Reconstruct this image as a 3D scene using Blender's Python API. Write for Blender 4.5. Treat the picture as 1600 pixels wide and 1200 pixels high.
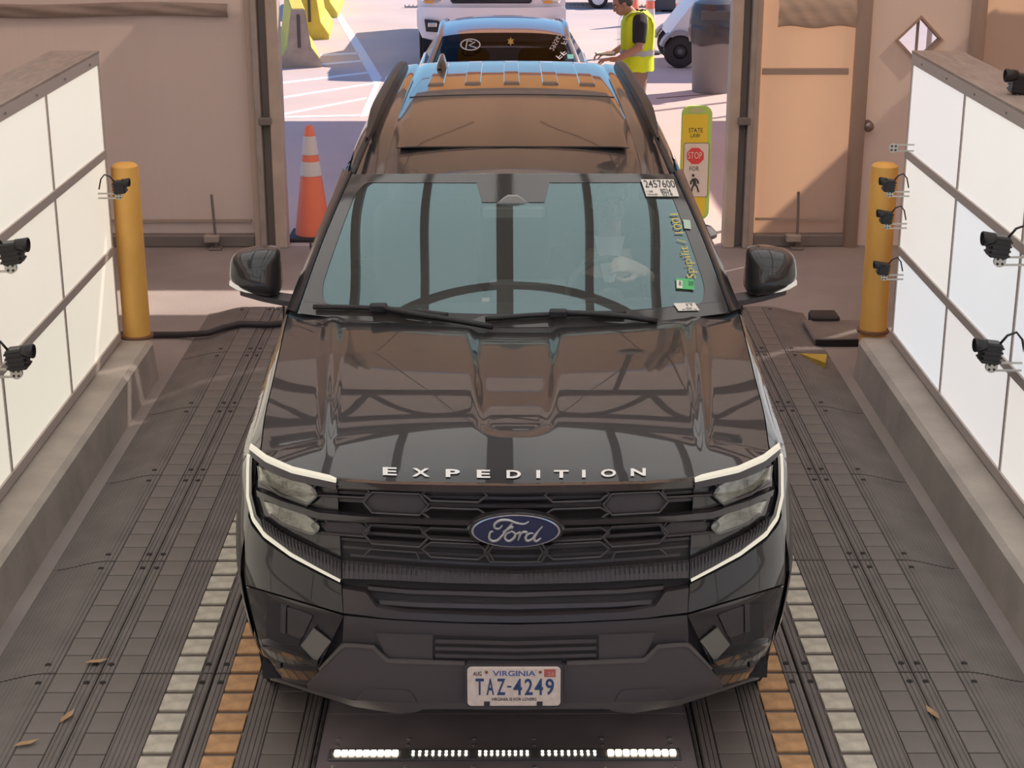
import bpy, bmesh, math, random
from mathutils import Vector, Matrix
random.seed(7)
for o in list(bpy.data.objects): bpy.data.objects.remove(o, do_unlink=True)
SC = bpy.context.scene
COL = SC.collection
R = math.radians
# ---------------------------------------------------------------- camera
FPX, PITCH, CAMH = 2600.0, R(18.5), 3.18
YAW = math.atan(10*math.cos(PITCH)/FPX)
cd = bpy.data.cameras.new('camera'); cam = bpy.data.objects.new('camera', cd); COL.objects.link(cam)
cd.sensor_width = 36; cd.lens = 36*FPX/1600; cd.clip_end = 400
cam.location = (0, 0, CAMH); cam.rotation_euler = (math.pi/2-PITCH, 0, -YAW)
SC.camera = cam
# ---------------------------------------------------------------- world, sun, exposure
w = bpy.data.worlds.new('sky'); SC.world = w; w.use_nodes = True
nt = w.node_tree; bg = nt.nodes['Background']
SUNV = Vector((0.85, 0.68, 0.90)).normalized()
tcw = nt.nodes.new('ShaderNodeTexCoord'); sep = nt.nodes.new('ShaderNodeSeparateXYZ'); ramp = nt.nodes.new('ShaderNodeValToRGB')
nt.links.new(tcw.outputs['Generated'], sep.inputs[0]); nt.links.new(sep.outputs[2], ramp.inputs[0])   # clear blue sky, paler at the horizon
ramp.color_ramp.elements[0].position = 0.0; ramp.color_ramp.elements[0].color = (.40, .74, 1.0, 1)
ramp.color_ramp.elements[1].position = 1.0; ramp.color_ramp.elements[1].color = (.11, .22, .60, 1)
e_ = ramp.color_ramp.elements.new(.25); e_.color = (.22, .50, .92, 1)
nt.links.new(ramp.outputs[0], bg.inputs[0]); bg.inputs[1].default_value = 0.95
sd = bpy.data.lights.new('sun', 'SUN'); sd.energy = 5.8; sd.angle = R(0.6); sd.color = (1.0, 0.86, 0.75)
sun = bpy.data.objects.new('sun', sd); COL.objects.link(sun)
sun.rotation_euler = SUNV.to_track_quat('Z', 'Y').to_euler(); sun.location = (12, 9, 14)
vs = SC.view_settings; vs.view_transform = 'Standard'; vs.look = 'None'; vs.gamma = 1; vs.exposure = 0.15
vs.use_curve_mapping = False
CEIL_E, WALL_E = 1.15, 0.55      # brightness of the lit ceiling and wall panels
# ---------------------------------------------------------------- pixel -> ray (photo is 1600 x 1200)
fw = Vector((math.sin(YAW)*math.cos(PITCH), math.cos(YAW)*math.cos(PITCH), -math.sin(PITCH)))
rt = Vector((math.cos(YAW), -math.sin(YAW), 0)); upv = rt.cross(fw)
CAM = Vector((0, 0, CAMH))
def ray(u, v): return fw + rt*((u-800)/FPX) - upv*((v-600)/FPX)
def PZ(u, v, z): d = ray(u, v); return CAM + d*((z-CAMH)/d.z)
def PY(u, v, y): d = ray(u, v); return CAM + d*(y/d.y)
def PX(u, v, x): d = ray(u, v); return CAM + d*(x/d.x)
# ---------------------------------------------------------------- materials
MATS = {}
def M(name, col=(.5, .5, .5), rough=.5, metal=0., emit=None, es=1., noise=None, bump=None, coat=0., spec=.5, trans=0.):
    if name in MATS: return MATS[name]
    m = bpy.data.materials.new(name); m.use_nodes = True; n = m.node_tree; b = n.nodes['Principled BSDF']
    b.inputs['Base Color'].default_value = (*col, 1); b.inputs['Roughness'].default_value = rough
    b.inputs['Metallic'].default_value = metal; b.inputs['Coat Weight'].default_value = coat
    b.inputs['Coat Roughness'].default_value = .02; b.inputs['Coat IOR'].default_value = 1.42
    b.inputs['Specular IOR Level'].default_value = spec
    if trans: b.inputs['Transmission Weight'].default_value = trans
    if emit: b.inputs['Emission Color'].default_value = (*emit, 1); b.inputs['Emission Strength'].default_value = es
    tc = n.nodes.new('ShaderNodeTexCoord')
    if noise:
        sc, amt = noise[0], noise[1]
        t = n.nodes.new('ShaderNodeTexNoise'); t.inputs['Scale'].default_value = sc; t.inputs['Detail'].default_value = 6
        mp = n.nodes.new('ShaderNodeMapping'); mp.inputs['Scale'].default_value = noise[2] if len(noise) > 2 else (1, 1, 1)
        n.links.new(tc.outputs['Object'], mp.inputs[0]); n.links.new(mp.outputs[0], t.inputs[0])
        r = n.nodes.new('ShaderNodeMapRange'); r.inputs[1].default_value = .3; r.inputs[2].default_value = .7
        r.inputs[3].default_value = 1-amt; r.inputs[4].default_value = 1+amt
        n.links.new(t.outputs[0], r.inputs[0])
        x = n.nodes.new('ShaderNodeMix'); x.data_type = 'RGBA'; x.blend_type = 'MULTIPLY'; x.inputs[0].default_value = 1
        x.inputs[6].default_value = (*col, 1); n.links.new(r.outputs[0], x.inputs[7]); n.links.new(x.outputs[2], b.inputs['Base Color'])
    if bump:
        t = n.nodes.new('ShaderNodeTexNoise'); t.inputs['Scale'].default_value = bump[0]; t.inputs['Detail'].default_value = 5
        n.links.new(tc.outputs['Object'], t.inputs[0])
        bp = n.nodes.new('ShaderNodeBump'); bp.inputs['Strength'].default_value = bump[1]; bp.inputs['Distance'].default_value = .02
        n.links.new(t.outputs[0], bp.inputs['Height']); n.links.new(bp.outputs[0], b.inputs['Normal'])
    MATS[name] = m; return m
def fabric(name, col, tcol, tw=.5, wrinkle=.25):
    m = bpy.data.materials.new(name); m.use_nodes = True; n = m.node_tree; n.nodes.remove(n.nodes['Principled BSDF'])
    out = n.nodes['Material Output']
    d = n.nodes.new('ShaderNodeBsdfDiffuse'); d.inputs[0].default_value = (*col, 1)
    t = n.nodes.new('ShaderNodeBsdfTranslucent'); t.inputs[0].default_value = (*tcol, 1)
    tc = n.nodes.new('ShaderNodeTexCoord'); mp = n.nodes.new('ShaderNodeMapping'); mp.inputs['Scale'].default_value = (2.2, 2.2, .35)
    nz = n.nodes.new('ShaderNodeTexNoise'); nz.inputs['Scale'].default_value = 1.5; nz.inputs['Detail'].default_value = 4
    bp = n.nodes.new('ShaderNodeBump'); bp.inputs['Strength'].default_value = wrinkle; bp.inputs['Distance'].default_value = .12
    n.links.new(tc.outputs['Object'], mp.inputs[0]); n.links.new(mp.outputs[0], nz.inputs[0])
    n.links.new(nz.outputs[0], bp.inputs['Height']); n.links.new(bp.outputs[0], d.inputs['Normal'])
    x = n.nodes.new('ShaderNodeMixShader'); x.inputs[0].default_value = tw
    n.links.new(d.outputs[0], x.inputs[1]); n.links.new(t.outputs[0], x.inputs[2]); n.links.new(x.outputs[0], out.inputs[0])
    MATS[name] = m; return m
def glassmat(name, tint, refl, f0=.06, boost=1., veil=0.):
    m = bpy.data.materials.new(name); m.use_nodes = True; n = m.node_tree; n.nodes.remove(n.nodes['Principled BSDF'])
    out = n.nodes['Material Output']
    t = n.nodes.new('ShaderNodeBsdfTransparent'); t.inputs[0].default_value = (*tint, 1)
    g = n.nodes.new('ShaderNodeBsdfGlossy'); g.inputs[0].default_value = (*refl, 1); g.inputs[1].default_value = .005
    f = n.nodes.new('ShaderNodeFresnel'); f.inputs[0].default_value = 1.5
    mm = n.nodes.new('ShaderNodeMath'); mm.operation = 'MULTIPLY_ADD'; mm.inputs[1].default_value = boost; mm.inputs[2].default_value = f0; mm.use_clamp = True
    n.links.new(f.outputs[0], mm.inputs[0])
    x = n.nodes.new('ShaderNodeMixShader'); n.links.new(mm.outputs[0], x.inputs[0])
    n.links.new(g.outputs[0], x.inputs[2]); n.links.new(x.outputs[0], out.inputs[0])
    if veil:      # thin pale diffuse veil mixed into the pane
        df = n.nodes.new('ShaderNodeBsdfDiffuse'); df.inputs[0].default_value = (.55, .53, .50, 1); y = n.nodes.new('ShaderNodeMixShader'); y.inputs[0].default_value = veil
        n.links.new(t.outputs[0], y.inputs[1]); n.links.new(df.outputs[0], y.inputs[2]); n.links.new(y.outputs[0], x.inputs[1])
    else: n.links.new(t.outputs[0], x.inputs[1])
    MATS[name] = m; return m
# ---------------------------------------------------------------- mesh helpers
def link(name, me, mat=None, parent=None, loc=None, smooth=False):
    o = bpy.data.objects.new(name, me); COL.objects.link(o)
    if mat is not None and len(me.materials) == 0: me.materials.append(mat)
    if parent is not None: o.parent = parent
    if loc is not None: o.location = loc
    if smooth:
        for p in me.polygons: p.use_smooth = True
    return o
def tag(o, label=None, cat=None, group=None, kind=None):
    if label: o['label'] = label
    if cat: o['category'] = cat
    if group: o['group'] = group
    if kind: o['kind'] = kind
    return o
def empty(name, loc, label, cat, group=None, rz=0):
    o = bpy.data.objects.new(name, None); COL.objects.link(o); o.location = loc; o.rotation_euler = (0, 0, rz); o.empty_display_size = .1
    return tag(o, label, cat, group)
class MB:
    "collects boxes, tubes, lathes and prisms into one mesh"
    def __init__(s): s.v = []; s.f = []
    def add(s, vs, fs):
        k = len(s.v); s.v += [tuple(p) for p in vs]; s.f += [tuple(i+k for i in f) for f in fs]; return s
    def box(s, x0, x1, y0, y1, z0, z1, b=0.):
        if b:
            pts = []
            for (z, e) in ((z0, b), (z0+b, 0), (z1-b, 0), (z1, b)):
                pts.append([(x0+e, y0+b, z), (x0+b, y0+e, z), (x1-b, y0+e, z), (x1-e, y0+b, z), (x1-e, y1-b, z), (x1-b, y1-e, z), (x0+b, y1-e, z), (x0+e, y1-b, z)])
            return s.loft(pts, True, True)
        vs = [(x0, y0, z0), (x1, y0, z0), (x1, y1, z0), (x0, y1, z0), (x0, y0, z1), (x1, y0, z1), (x1, y1, z1), (x0, y1, z1)]
        return s.add(vs, [(3, 2, 1, 0), (4, 5, 6, 7), (0, 1, 5, 4), (1, 2, 6, 5), (2, 3, 7, 6), (3, 0, 4, 7)])
    def loft(s, rings, cap0=False, cap1=False, closed=True):
        n = len(rings[0]); vs = [p for r in rings for p in r]; fs = []
        for i in range(len(rings)-1):
            for j in range(n if closed else n-1):
                a = i*n+j; b = i*n+(j+1) % n; fs.append((a, b, b+n, a+n))
        if cap0: fs.append(tuple(range(n-1, -1, -1)))
        if cap1: fs.append(tuple((len(rings)-1)*n+k for k in range(n)))
        return s.add(vs, fs)
    def tube(s, pts, r, n=8, cap=True):
        pts = [Vector(p) for p in pts]; rs = r if isinstance(r, (list, tuple)) else [r]*len(pts); rings = []; last = None
        for i, p in enumerate(pts):
            d = (pts[min(i+1, len(pts)-1)]-pts[max(i-1, 0)]).normalized()
            if last is None: a = Vector((0, 0, 1)) if abs(d.z) < .9 else Vector((1, 0, 0)); e1 = d.cross(a).normalized()
            else: e1 = (last-d*last.dot(d)).normalized()
            last = e1; e2 = d.cross(e1)
            rings.append([p+(e1*math.cos(2*math.pi*k/n)+e2*math.sin(2*math.pi*k/n))*rs[i] for k in range(n)])
        return s.loft(rings, cap, cap)
    def lathe(s, prof, n=20, axis='z', c=(0, 0, 0), cap=True):
        rings = []
        for r, h in prof:
            ring = []
            for k in range(n):
                a = 2*math.pi*k/n; p = (r*math.cos(a), r*math.sin(a), h)
                if axis == 'x': p = (h, r*math.cos(a), r*math.sin(a))
                if axis == 'y': p = (r*math.sin(a), h, r*math.cos(a))
                ring.append((p[0]+c[0], p[1]+c[1], p[2]+c[2]))
            rings.append(ring)
        return s.loft(rings, cap, cap)
    def prism(s, pts2, a0, a1, axis='y'):
        def q(p, a): return (p[0], a, p[1]) if axis == 'y' else ((a, p[0], p[1]) if axis == 'x' else (p[0], p[1], a))
        return s.loft([[q(p, a0) for p in pts2], [q(p, a1) for p in pts2]], True, True)
    def grid(s, rows): return s.loft(rows, False, False, False)
    def xf(s, m): s.v = [tuple(m @ Vector(p)) for p in s.v]; return s
    def mesh(s, name, recalc=True):
        me = bpy.data.meshes.new(name); me.from_pydata(s.v, [], s.f)
        if recalc:
            b = bmesh.new(); b.from_mesh(me); bmesh.ops.recalc_face_normals(b, faces=b.faces); b.to_mesh(me); b.free()
        return me
    def build(s, name, mat, parent=None, loc=None, smooth=False, ang=None, recalc=True):
        me = s.mesh(name, recalc); o = link(name, me, mat, parent, loc, smooth)
        if ang is not None:
            for p in me.polygons: p.use_smooth = True
            b = bmesh.new(); b.from_mesh(me)
            for e in b.edges:
                if len(e.link_faces) == 2 and e.calc_face_angle(0) > R(ang): e.smooth = False
            b.to_mesh(me); b.free()
        return o
def copy_tree(o, parent=None):
    c = o.copy(); COL.objects.link(c); c.parent = parent
    for ch in list(o.children): copy_tree(ch, c)
    return c
def lerp(a, b, t): return a+(b-a)*t
def interp(tab, x):
    if x <= tab[0][0]: return tab[0][1]
    for (a, p), (b, q) in zip(tab, tab[1:]):
        if x <= b: return p+(q-p)*(x-a)/(b-a)
    return tab[-1][1]
def smooth_tab(tab):
    "Catmull-Rom through a table"
    def f(x):
        n = len(tab)
        if x <= tab[0][0]: return tab[0][1]
        if x >= tab[-1][0]: return tab[-1][1]
        for i in range(n-1):
            if x <= tab[i+1][0]: break
        x0, y0 = tab[i]; x1, y1 = tab[i+1]; h = x1-x0; t = (x-x0)/h
        def sl(k):
            if k == 0: return (tab[1][1]-tab[0][1])/(tab[1][0]-tab[0][0])
            if k == n-1: return (tab[-1][1]-tab[-2][1])/(tab[-1][0]-tab[-2][0])
            return (tab[k+1][1]-tab[k-1][1])/(tab[k+1][0]-tab[k-1][0])
        m0, m1 = sl(i)*h, sl(i+1)*h
        return (2*t**3-3*t*t+1)*y0+(t**3-2*t*t+t)*m0+(-2*t**3+3*t*t)*y1+(t**3-t*t)*m1
    return f
def sstep(a, b, x):
    t = min(1, max(0, (x-a)/(b-a))); return t*t*(3-2*t)
def resample(pts, n):
    d = [0]
    for a, b in zip(pts, pts[1:]): d.append(d[-1]+math.hypot(b[0]-a[0], b[1]-a[1]))
    out = []
    for k in range(n):
        t = d[-1]*k/(n-1); i = 0
        while i < len(d)-2 and d[i+1] < t: i += 1
        s_ = (t-d[i])/(d[i+1]-d[i]) if d[i+1] > d[i] else 0
        out.append(tuple(lerp(p, q, s_) for p, q in zip(pts[i], pts[i+1])))
    return out
def text_mb(s, bold=0., res=3):
    "flat text outline mesh, returns (verts2d, faces)"
    cu = bpy.data.curves.new('t', 'FONT'); cu.body = s; cu.resolution_u = res; cu.fill_mode = 'FRONT'; cu.offset = bold
    ob = bpy.data.objects.new('t', cu); COL.objects.link(ob)
    dg = bpy.context.evaluated_depsgraph_get(); me = bpy.data.meshes.new_from_object(ob.evaluated_get(dg))
    vs = [(p.co.x, p.co.y) for p in me.vertices]; fs = [tuple(p.vertices) for p in me.polygons]
    bpy.data.objects.remove(ob, do_unlink=True); bpy.data.curves.remove(cu); bpy.data.meshes.remove(me)
    x0 = min(p[0] for p in vs); x1 = max(p[0] for p in vs); y0 = min(p[1] for p in vs); y1 = max(p[1] for p in vs)
    return [((x-x0)/(x1-x0), (y-y0)/(y1-y0)) for x, y in vs], fs
def put_text(name, s, fn, mat, parent=None, bold=0):
    "fn maps unit-square text coordinates (left-right, bottom-top) to a point on the surface the writing is on"
    vs, fs = text_mb(s, bold); b = MB(); b.add([fn(x, y) for x, y in vs], fs)
    return b.build(name, mat, parent, recalc=False)
# ================================================================ THE SETTING
FZ = -.05                     # floor level; the ramp mats' tops are z = 0
WY = 13.2                     # back wall of the tent
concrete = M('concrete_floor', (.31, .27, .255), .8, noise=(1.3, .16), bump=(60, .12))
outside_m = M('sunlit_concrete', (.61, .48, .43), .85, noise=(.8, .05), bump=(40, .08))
curb_m = M('curb_concrete', (.43, .38, .335), .85, noise=(4, .14), bump=(30, .2))
fab = fabric('tan_tent_fabric', (.50, .41, .345), (.72, .44, .26), .42)
fab2 = fabric('tan_opaque_fabric', (.80, .67, .60), (.6, .45, .34), .13, .15)
fabside = fabric('tent_side_fabric', (.62, .51, .44), (.85, .68, .54), .5, .15)
fabroof = fabric('tent_roof_fabric', (.65, .56, .50), (.95, .82, .70), .8, .1)
alu = M('dull_aluminium', (.42, .37, .335), .5, .2, noise=(8, .12))
aludark = M('dark_grey_metal', (.22, .19, .18), .55, .1)
steel = M('steel_truss', (.07, .062, .065), .5, .2)
white_m = M('white_paint', (.75, .72, .70), .5)
def struct(o): o['kind'] = 'structure'; return o
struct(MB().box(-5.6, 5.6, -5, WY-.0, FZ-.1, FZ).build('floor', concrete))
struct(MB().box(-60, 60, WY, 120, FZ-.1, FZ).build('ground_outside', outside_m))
# tent walls
struct(MB().box(-5.7, -5.6, -5, WY, FZ, 5.7).build('wall_left', fabside))
struct(MB().box(5.6, 5.7, -5, WY, FZ, 5.7).build('wall_right', fabside))
fb = MB(); fb.box(-5.7, -4.2, -5.1, -5, FZ, 5.7); fb.box(4.2, 5.7, -5.1, -5, FZ, 5.7); fb.box(-4.2, 4.2, -5.1, -5, 3.5, 5.7)
struct(fb.build('wall_front', fab2))      # the lane leaves the tent through this opening behind the camera
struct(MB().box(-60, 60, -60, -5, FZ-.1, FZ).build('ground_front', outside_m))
struct(MB().box(-5.7, 5.7, -5, WY, 5.6, 5.7).build('ceiling', fabroof))
def cloth(x0, x1, z0, z1, y, amp, seed, nx=40, nz=24, hem=None):
    rnd = random.Random(seed); ph = [rnd.uniform(0, 6.28) for _ in range(6)]
    rows = []
    for j in range(nz+1):
        z = lerp(z0, z1, j/nz); row = []
        for i in range(nx+1):
            x = lerp(x0, x1, i/nx); t = (x-x0)
            d = amp*(math.sin(t*5.1+ph[0]+.4*z)+.6*math.sin(t*11.3+ph[1]-.6*z)+.5*math.sin(z*2.2+ph[2]+t))
            e = min(i, nx-i)/nx
            row.append((x, y+d*min(1, e*8), z))
        rows.append(row)
    b = MB(); b.grid(rows); return b
wl = struct(cloth(-5.6, -2.03, FZ+.06, 5.6, WY+.03, .006, 1).build('wall_back', fab2, smooth=True))
wr = struct(cloth(1.99, 2.75, FZ+.08, 5.6, WY+.03, .008, 2).build('wall_back', fab, smooth=True))
wr2 = struct(cloth(3.72, 5.6, FZ+.06, 5.6, WY+.03, .008, 3).build('wall_back', fab, smooth=True))
struct(cloth(-1.77, 1.76, 2.8, 5.6, WY+.03, .008, 4).build('wall_back', fab, smooth=True))
# opaque wall with the diamond window
dc, dr = (3.243, 1.60), .165
rect = [(2.83, 5.6), (3.65, 5.6), (3.65, FZ), (2.83, FZ)]; dia = [(dc[0], dc[1]+dr), (dc[0]+dr, dc[1]), (dc[0], dc[1]-dr), (dc[0]-dr, dc[1])]
vsd = [(p[0], WY+.02, p[1]) for p in rect+dia]
fsd = [(0, 1, 4), (1, 5, 4), (1, 2, 5), (2, 6, 5), (2, 3, 6), (3, 7, 6), (3, 0, 7), (0, 4, 7)]
struct(MB().add(vsd, fsd).build('wall_back', fab2))
wd = struct(MB().loft([[(dc[0]+k*a, WY+y, dc[1]+k*b) for a, b in ((0, 1), (1, 0), (0, -1), (-1, 0))] for k, y in ((dr*1.0, .0), (dr*1.14, .0), (dr*1.14, .12), (dr*.98, .12), (dr*1.0, .0))]).build('window_1', M('window_reveal', (.50, .36, .28), .6)))
MB().add([(dc[0]+dr*a, WY+.11, dc[1]+dr*b) for a, b in ((0, 1), (1, 0), (0, -1), (-1, 0))], [(0, 1, 2, 3)]).build('pane', glassmat('clear_vinyl', (.9, .9, .92), (1, 1, 1), .03), wd)
MB().box(dc[0]-.008, dc[0]+.012, WY+.10, WY+.12, dc[1]-dr, dc[1]+dr).build('mullion', alu, wd)
# door posts, columns, header
def mast(x0, x1, outer, top=5.6):
    w_ = x1-x0; s = 1 if outer > 0 else -1
    e = (x0, x1) if s > 0 else (x1, x0)     # e[0] is the side of the opening
    def bx(a, b, y0, y1): 
        p, q = sorted((lerp(e[0], e[1], a), lerp(e[0], e[1], b))); return MB().box(p, q, WY+y0, WY+y1, FZ, top, .006)
    return [(bx(0, .36, -.08, .10), 'opening_board', M('beige_board', (.55, .45, .375), .6, noise=(5, .12))),
            (bx(.36, .62, -.02, .06), 'channel', aludark), (bx(.62, .80, -.11, .08), 'mast_profile', alu), (bx(.80, 1., -.06, .06), 'keder_rail', M('beige_rail', (.56, .45, .375), .5))]
for nm, x0, x1, sgn, lab in (('trim_1', -2.03, -1.77, -1, 'left'), ('trim_2', 1.76, 2.0, 1, 'right')):
    t = bpy.data.objects.new(nm, None); COL.objects.link(t); t['kind'] = 'structure'
    for b, n, m in mast(x0, x1, sgn): b.build(n, m, t)
    for z in (.95,):
        MB().box((x0+x1)/2-.05, (x0+x1)/2+.05, WY-.12, WY-.0, z, z+.06, .008).build('clamp', aludark, t)
t3 = struct(MB().box(-2.03, 2.0, WY-.09, WY+.07, 2.70, 2.84, .01).build('trim_3', alu))
for nm, x0, x1 in (('trim_4', 2.73, 2.85), ('trim_5', 3.62, 3.74)):
    t = struct(MB().lathe([(.062, FZ), (.062, 5.6)], 16, c=((x0+x1)/2, WY-.03, 0)).build(nm, M('beige_rail'), smooth=True))
# bottom rails, rolled flap, straps, poles
for nm, x0, x1 in (('baseboard_left', -5.6, -2.03), ('baseboard_right', 2.0, 2.75)):
    b = MB().box(x0, x1, WY-.05, WY+.04, FZ, FZ+.10, .01); struct(b.build(nm, aludark))
def flap(x0, x1, z0, z1, nm, label):
    rows = []
    for j in range(13):
        a = -math.pi/2+math.pi*j/12
        rows.append([(lerp(x0, x1, i/30), WY-.005-.035*math.cos(a)*(1+.3*math.sin(i*.9+j)), lerp(z0, z1, .5+.5*math.sin(a))+.010*math.sin(i*.33)) for i in range(31)])
    return tag(MB().grid(rows).build(nm, M('flap_brown', (.34, .27, .235), .8, noise=(3, .2, (1, 1, 6))), smooth=True), label, 'tent flap')
flap(-5.0, -2.16, 1.78, 1.885, 'rolled_flap', 'brown rolled tent flap tied along the left back wall')
o = flap(2.12, 2.73, 1.70, 1.93, 'rolled_flap', 'creased tan flap hanging at the top of the right wall panel')
o.data.materials[0] = M('flap_tan', (.60, .47, .37), .8, noise=(3, .15, (1, 1, 6)))
for x, z1, lab in ((PY(333, 303, WY-.1).x, .40, 'left'), (PY(1249, 297, WY-.1).x, .42, 'right')):
    t = empty('tension_rod', (x, WY-.12, FZ), f'thin dark anchor rod standing against the {lab} back tent wall', 'rod')
    MB().tube([(0, .02, 0), (.0, .0, z1*.5), (-.01, 0, z1-FZ)], .011, 8).build('rod', aludark, t)
    MB().box(-.09, .03, -.03, .05, .06, .12, .008).build('bracket', alu, t)
    MB().box(-.05, .05, -.05, .05, 0, .02, .005).build('foot', aludark, t)
for z, x0, x1 in ((.15, -5.5, -2.06), (.16, 2.02, 2.7), (1.33, 2.02, 2.7)):
    o_ = MB().box(x0, x1, WY-.005 if z < 1 else WY-.002, WY+.02, z, z+(.018 if z < 1 else .05)).build('hem_strap', M('strap', (.45, .36, .30), .8), wl if x0 < 0 else wr)
p = PY(1356, 197, WY-.02); k = empty('door_knob', (p.x, WY+.02, p.z), 'small round metal knob on the plain tan wall', 'knob')
MB().lathe([(.045, 0), (.045, -.02), (.02, -.03), (.02, -.05), (.038, -.06), (.042, -.075), (.03, -.09), (.005, -.093)], 16, 'y').build('knob', M('knob_metal', (.3, .25, .25), .3, .8), k, smooth=True)
# ---------------------------------------------------------------- luminous ceiling over the lane, truss, braces
ceil_m = M('lit_ceiling_panel', (.7, .7, .7), .6, emit=(1.0, 1.0, .97), es=CEIL_E)
cl = empty('ceiling_light', (0, 0, 4.6), 'big luminous ceiling of frosted panels between dark bars above the lane', 'ceiling light')
XB = [-2.95, -2.05, -1.13, -.07, 1.05, 1.93, 2.80]; YB = [-.2, 2.1, 4.45, 6.8, 9.75]
for a, b in zip(XB, XB[1:]):
    for c, d in zip(YB, YB[1:]): MB().box(a+.03, b-.03, c+.03, d-.03, .05, .09).build('panel', ceil_m, cl)
for i, x in enumerate(XB): 
    w_ = .11 if i == 3 else .05
    MB().box(x-w_, x+w_, YB[0], YB[-1], -.02, .12).build('long_bar', steel, cl)
for i, y in enumerate(YB): MB().box(XB[0], XB[-1], y-.05, y+.05, -.04, .03).build('cross_bar', steel, cl)
MB().box(XB[0], XB[-1], YB[0], YB[-1], .12, .2).build('backing', aludark, cl)
gloss_dome = M('dome_black', (.02, .02, .022), .1)
tr = empty('roof_truss', (0, 10.0, 4.12), 'dark steel truss with arched webs spanning above the lane', 'truss')
for z in (0, .42): MB().tube([(-5.6, 0, z), (5.6, 0, z)], .045).build('chord', steel, tr)
for i in range(8):
    x0 = -5.6+1.4*i; MB().tube([(x0+1.4*k/10, 0, .04+.36*math.sin(math.pi*k/10)) for k in range(11)], .032, 6).build('web', steel, tr)
dm = empty('dome_camera', (1.0, 10.0, 4.08), 'round dome camera hanging on a pole from the roof truss', 'camera')
MB().tube([(0, 0, 0), (0, 0, -.62)], .03, 10).build('pole', steel, dm); MB().lathe([(.05, -.60), (.11, -.63), (.12, -.70)], 18).build('housing', M('dome_grey', (.4, .38, .36), .5), dm, smooth=True)
MB().lathe([(.105, -.70), (.09, -.76), (.05, -.80), (.005, -.81)], 18).build('dome', gloss_dome, dm, smooth=True)
for s in (-1, 1):
    a = tag(MB().tube([(s*.3, 10.6, 5.3), (s*2.6, 12.9, 3.3)], .008, 6).build('brace_cable', steel), f'thin crossing brace cable under the tent roof on the {"left" if s<0 else "right"}', 'cable')
    a = tag(MB().tube([(s*2.6, 10.6, 5.3), (s*.3, 12.9, 3.3)], .008, 6).build('brace_cable', steel), f'thin brace cable falling inwards on the {"left" if s<0 else "right"} side under the roof', 'cable')
# ---------------------------------------------------------------- curbs and lit inspection walls
for s, nm in ((-1, 'curb_left'), (1, 'curb_right')):
    prof = [(s*2.62, FZ), (s*2.62, .19), (s*2.20, .19), (s*2.17, .17), (s*2.15, FZ)]
    rows = [[(x, y, z) for x, z in prof] for y in [-2+.5*i for i in range(24)]+[9.78, 9.86]]
    rows[-1] = [(x*(1 if abs(x) > 2.4 else 1.02), 9.9, min(z, .17)) for x, z in prof]
    struct(MB().loft(rows, True, True).build(nm, curb_m))
frame_m = M('panel_frame', (.52, .45, .41), .55, .0)
board_m = M('cabinet_board', (.36, .29, .255), .7, noise=(6, .15, (6, 1, 1)))
LW = {}
for s, lab in ((-1, 'left'), (1, 'right')):
    t = empty('light_wall', (s*2.37, 9.76, .2), f'wall of glowing white panels in a grey frame on the {lab} of the lane', 'light wall'); LW[s] = t
    yj = [0-1.163*i for i in range(8)]; zj = [.03, .567, 1.153, 1.70]
    rnd = random.Random(3+s)
    for i in range(7):
        for j in range(3):
            if s < 0: c = [(1., .92, .75), (1., .91, .76), (1., .93, .79)][j]
            else: c = [(.93, .96, 1.), (1., .96, .90), (.97, .93, .92)][(i*2+j) % 3] if i < 2 else [(.98, .94, .88), (.92, .95, 1.), (1., .92, .74)][j]
            key = 'lit_panel_%d_%d_%d' % (int(c[0]*100), int(c[1]*100), int(c[2]*100))
            m = M(key, (.62, .60, .57), .45, emit=c, es=WALL_E*(1.0 if s < 0 else 1.03), noise=(2.5, .04))
            o = MB().box(min(0, s*.02), max(0, s*.02), yj[i+1]+.012, yj[i]-.012, zj[j]+.022, zj[j+1]-.022).build('panel', m, t)
    for z in zj[1:3]: MB().box(min(-s*.012, s*.03), max(-s*.012, s*.03), yj[-1], yj[0], z-.024, z+.024).build('rail', frame_m, t)
    MB().box(min(-s*.012, s*.03), max(-s*.012, s*.03), yj[-1], yj[0], -.0, zj[0]+.024).build('rail', frame_m, t)
    MB().box(min(-s*.012, s*.03), max(-s*.012, s*.03), yj[-1], yj[0], 1.675, 1.735).build('rail', frame_m, t)
    for i, y in enumerate(yj): MB().box(min(-s*.006, s*.03), max(-s*.006, s*.03), y-.013, y+.013, 0, 1.73).build('mullion', frame_m, t)
    MB().box(min(s*.03, s*.26), max(s*.03, s*.26), yj[-1], yj[0]+.012, 0, 1.72).build('cabinet', board_m, t)
    MB().box(min(-s*.01, s*.27), max(-s*.01, s*.27), yj[-1], yj[0]+.015, 1.735, 1.75).build('top_board', board_m, t)
    for i in range(14):
        MB().lathe([(.007, 0), (.007, .004)], 8, 'x', (-s*.016, -.25-.56*i, 1.705)).build('screw', aludark, t)
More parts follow.
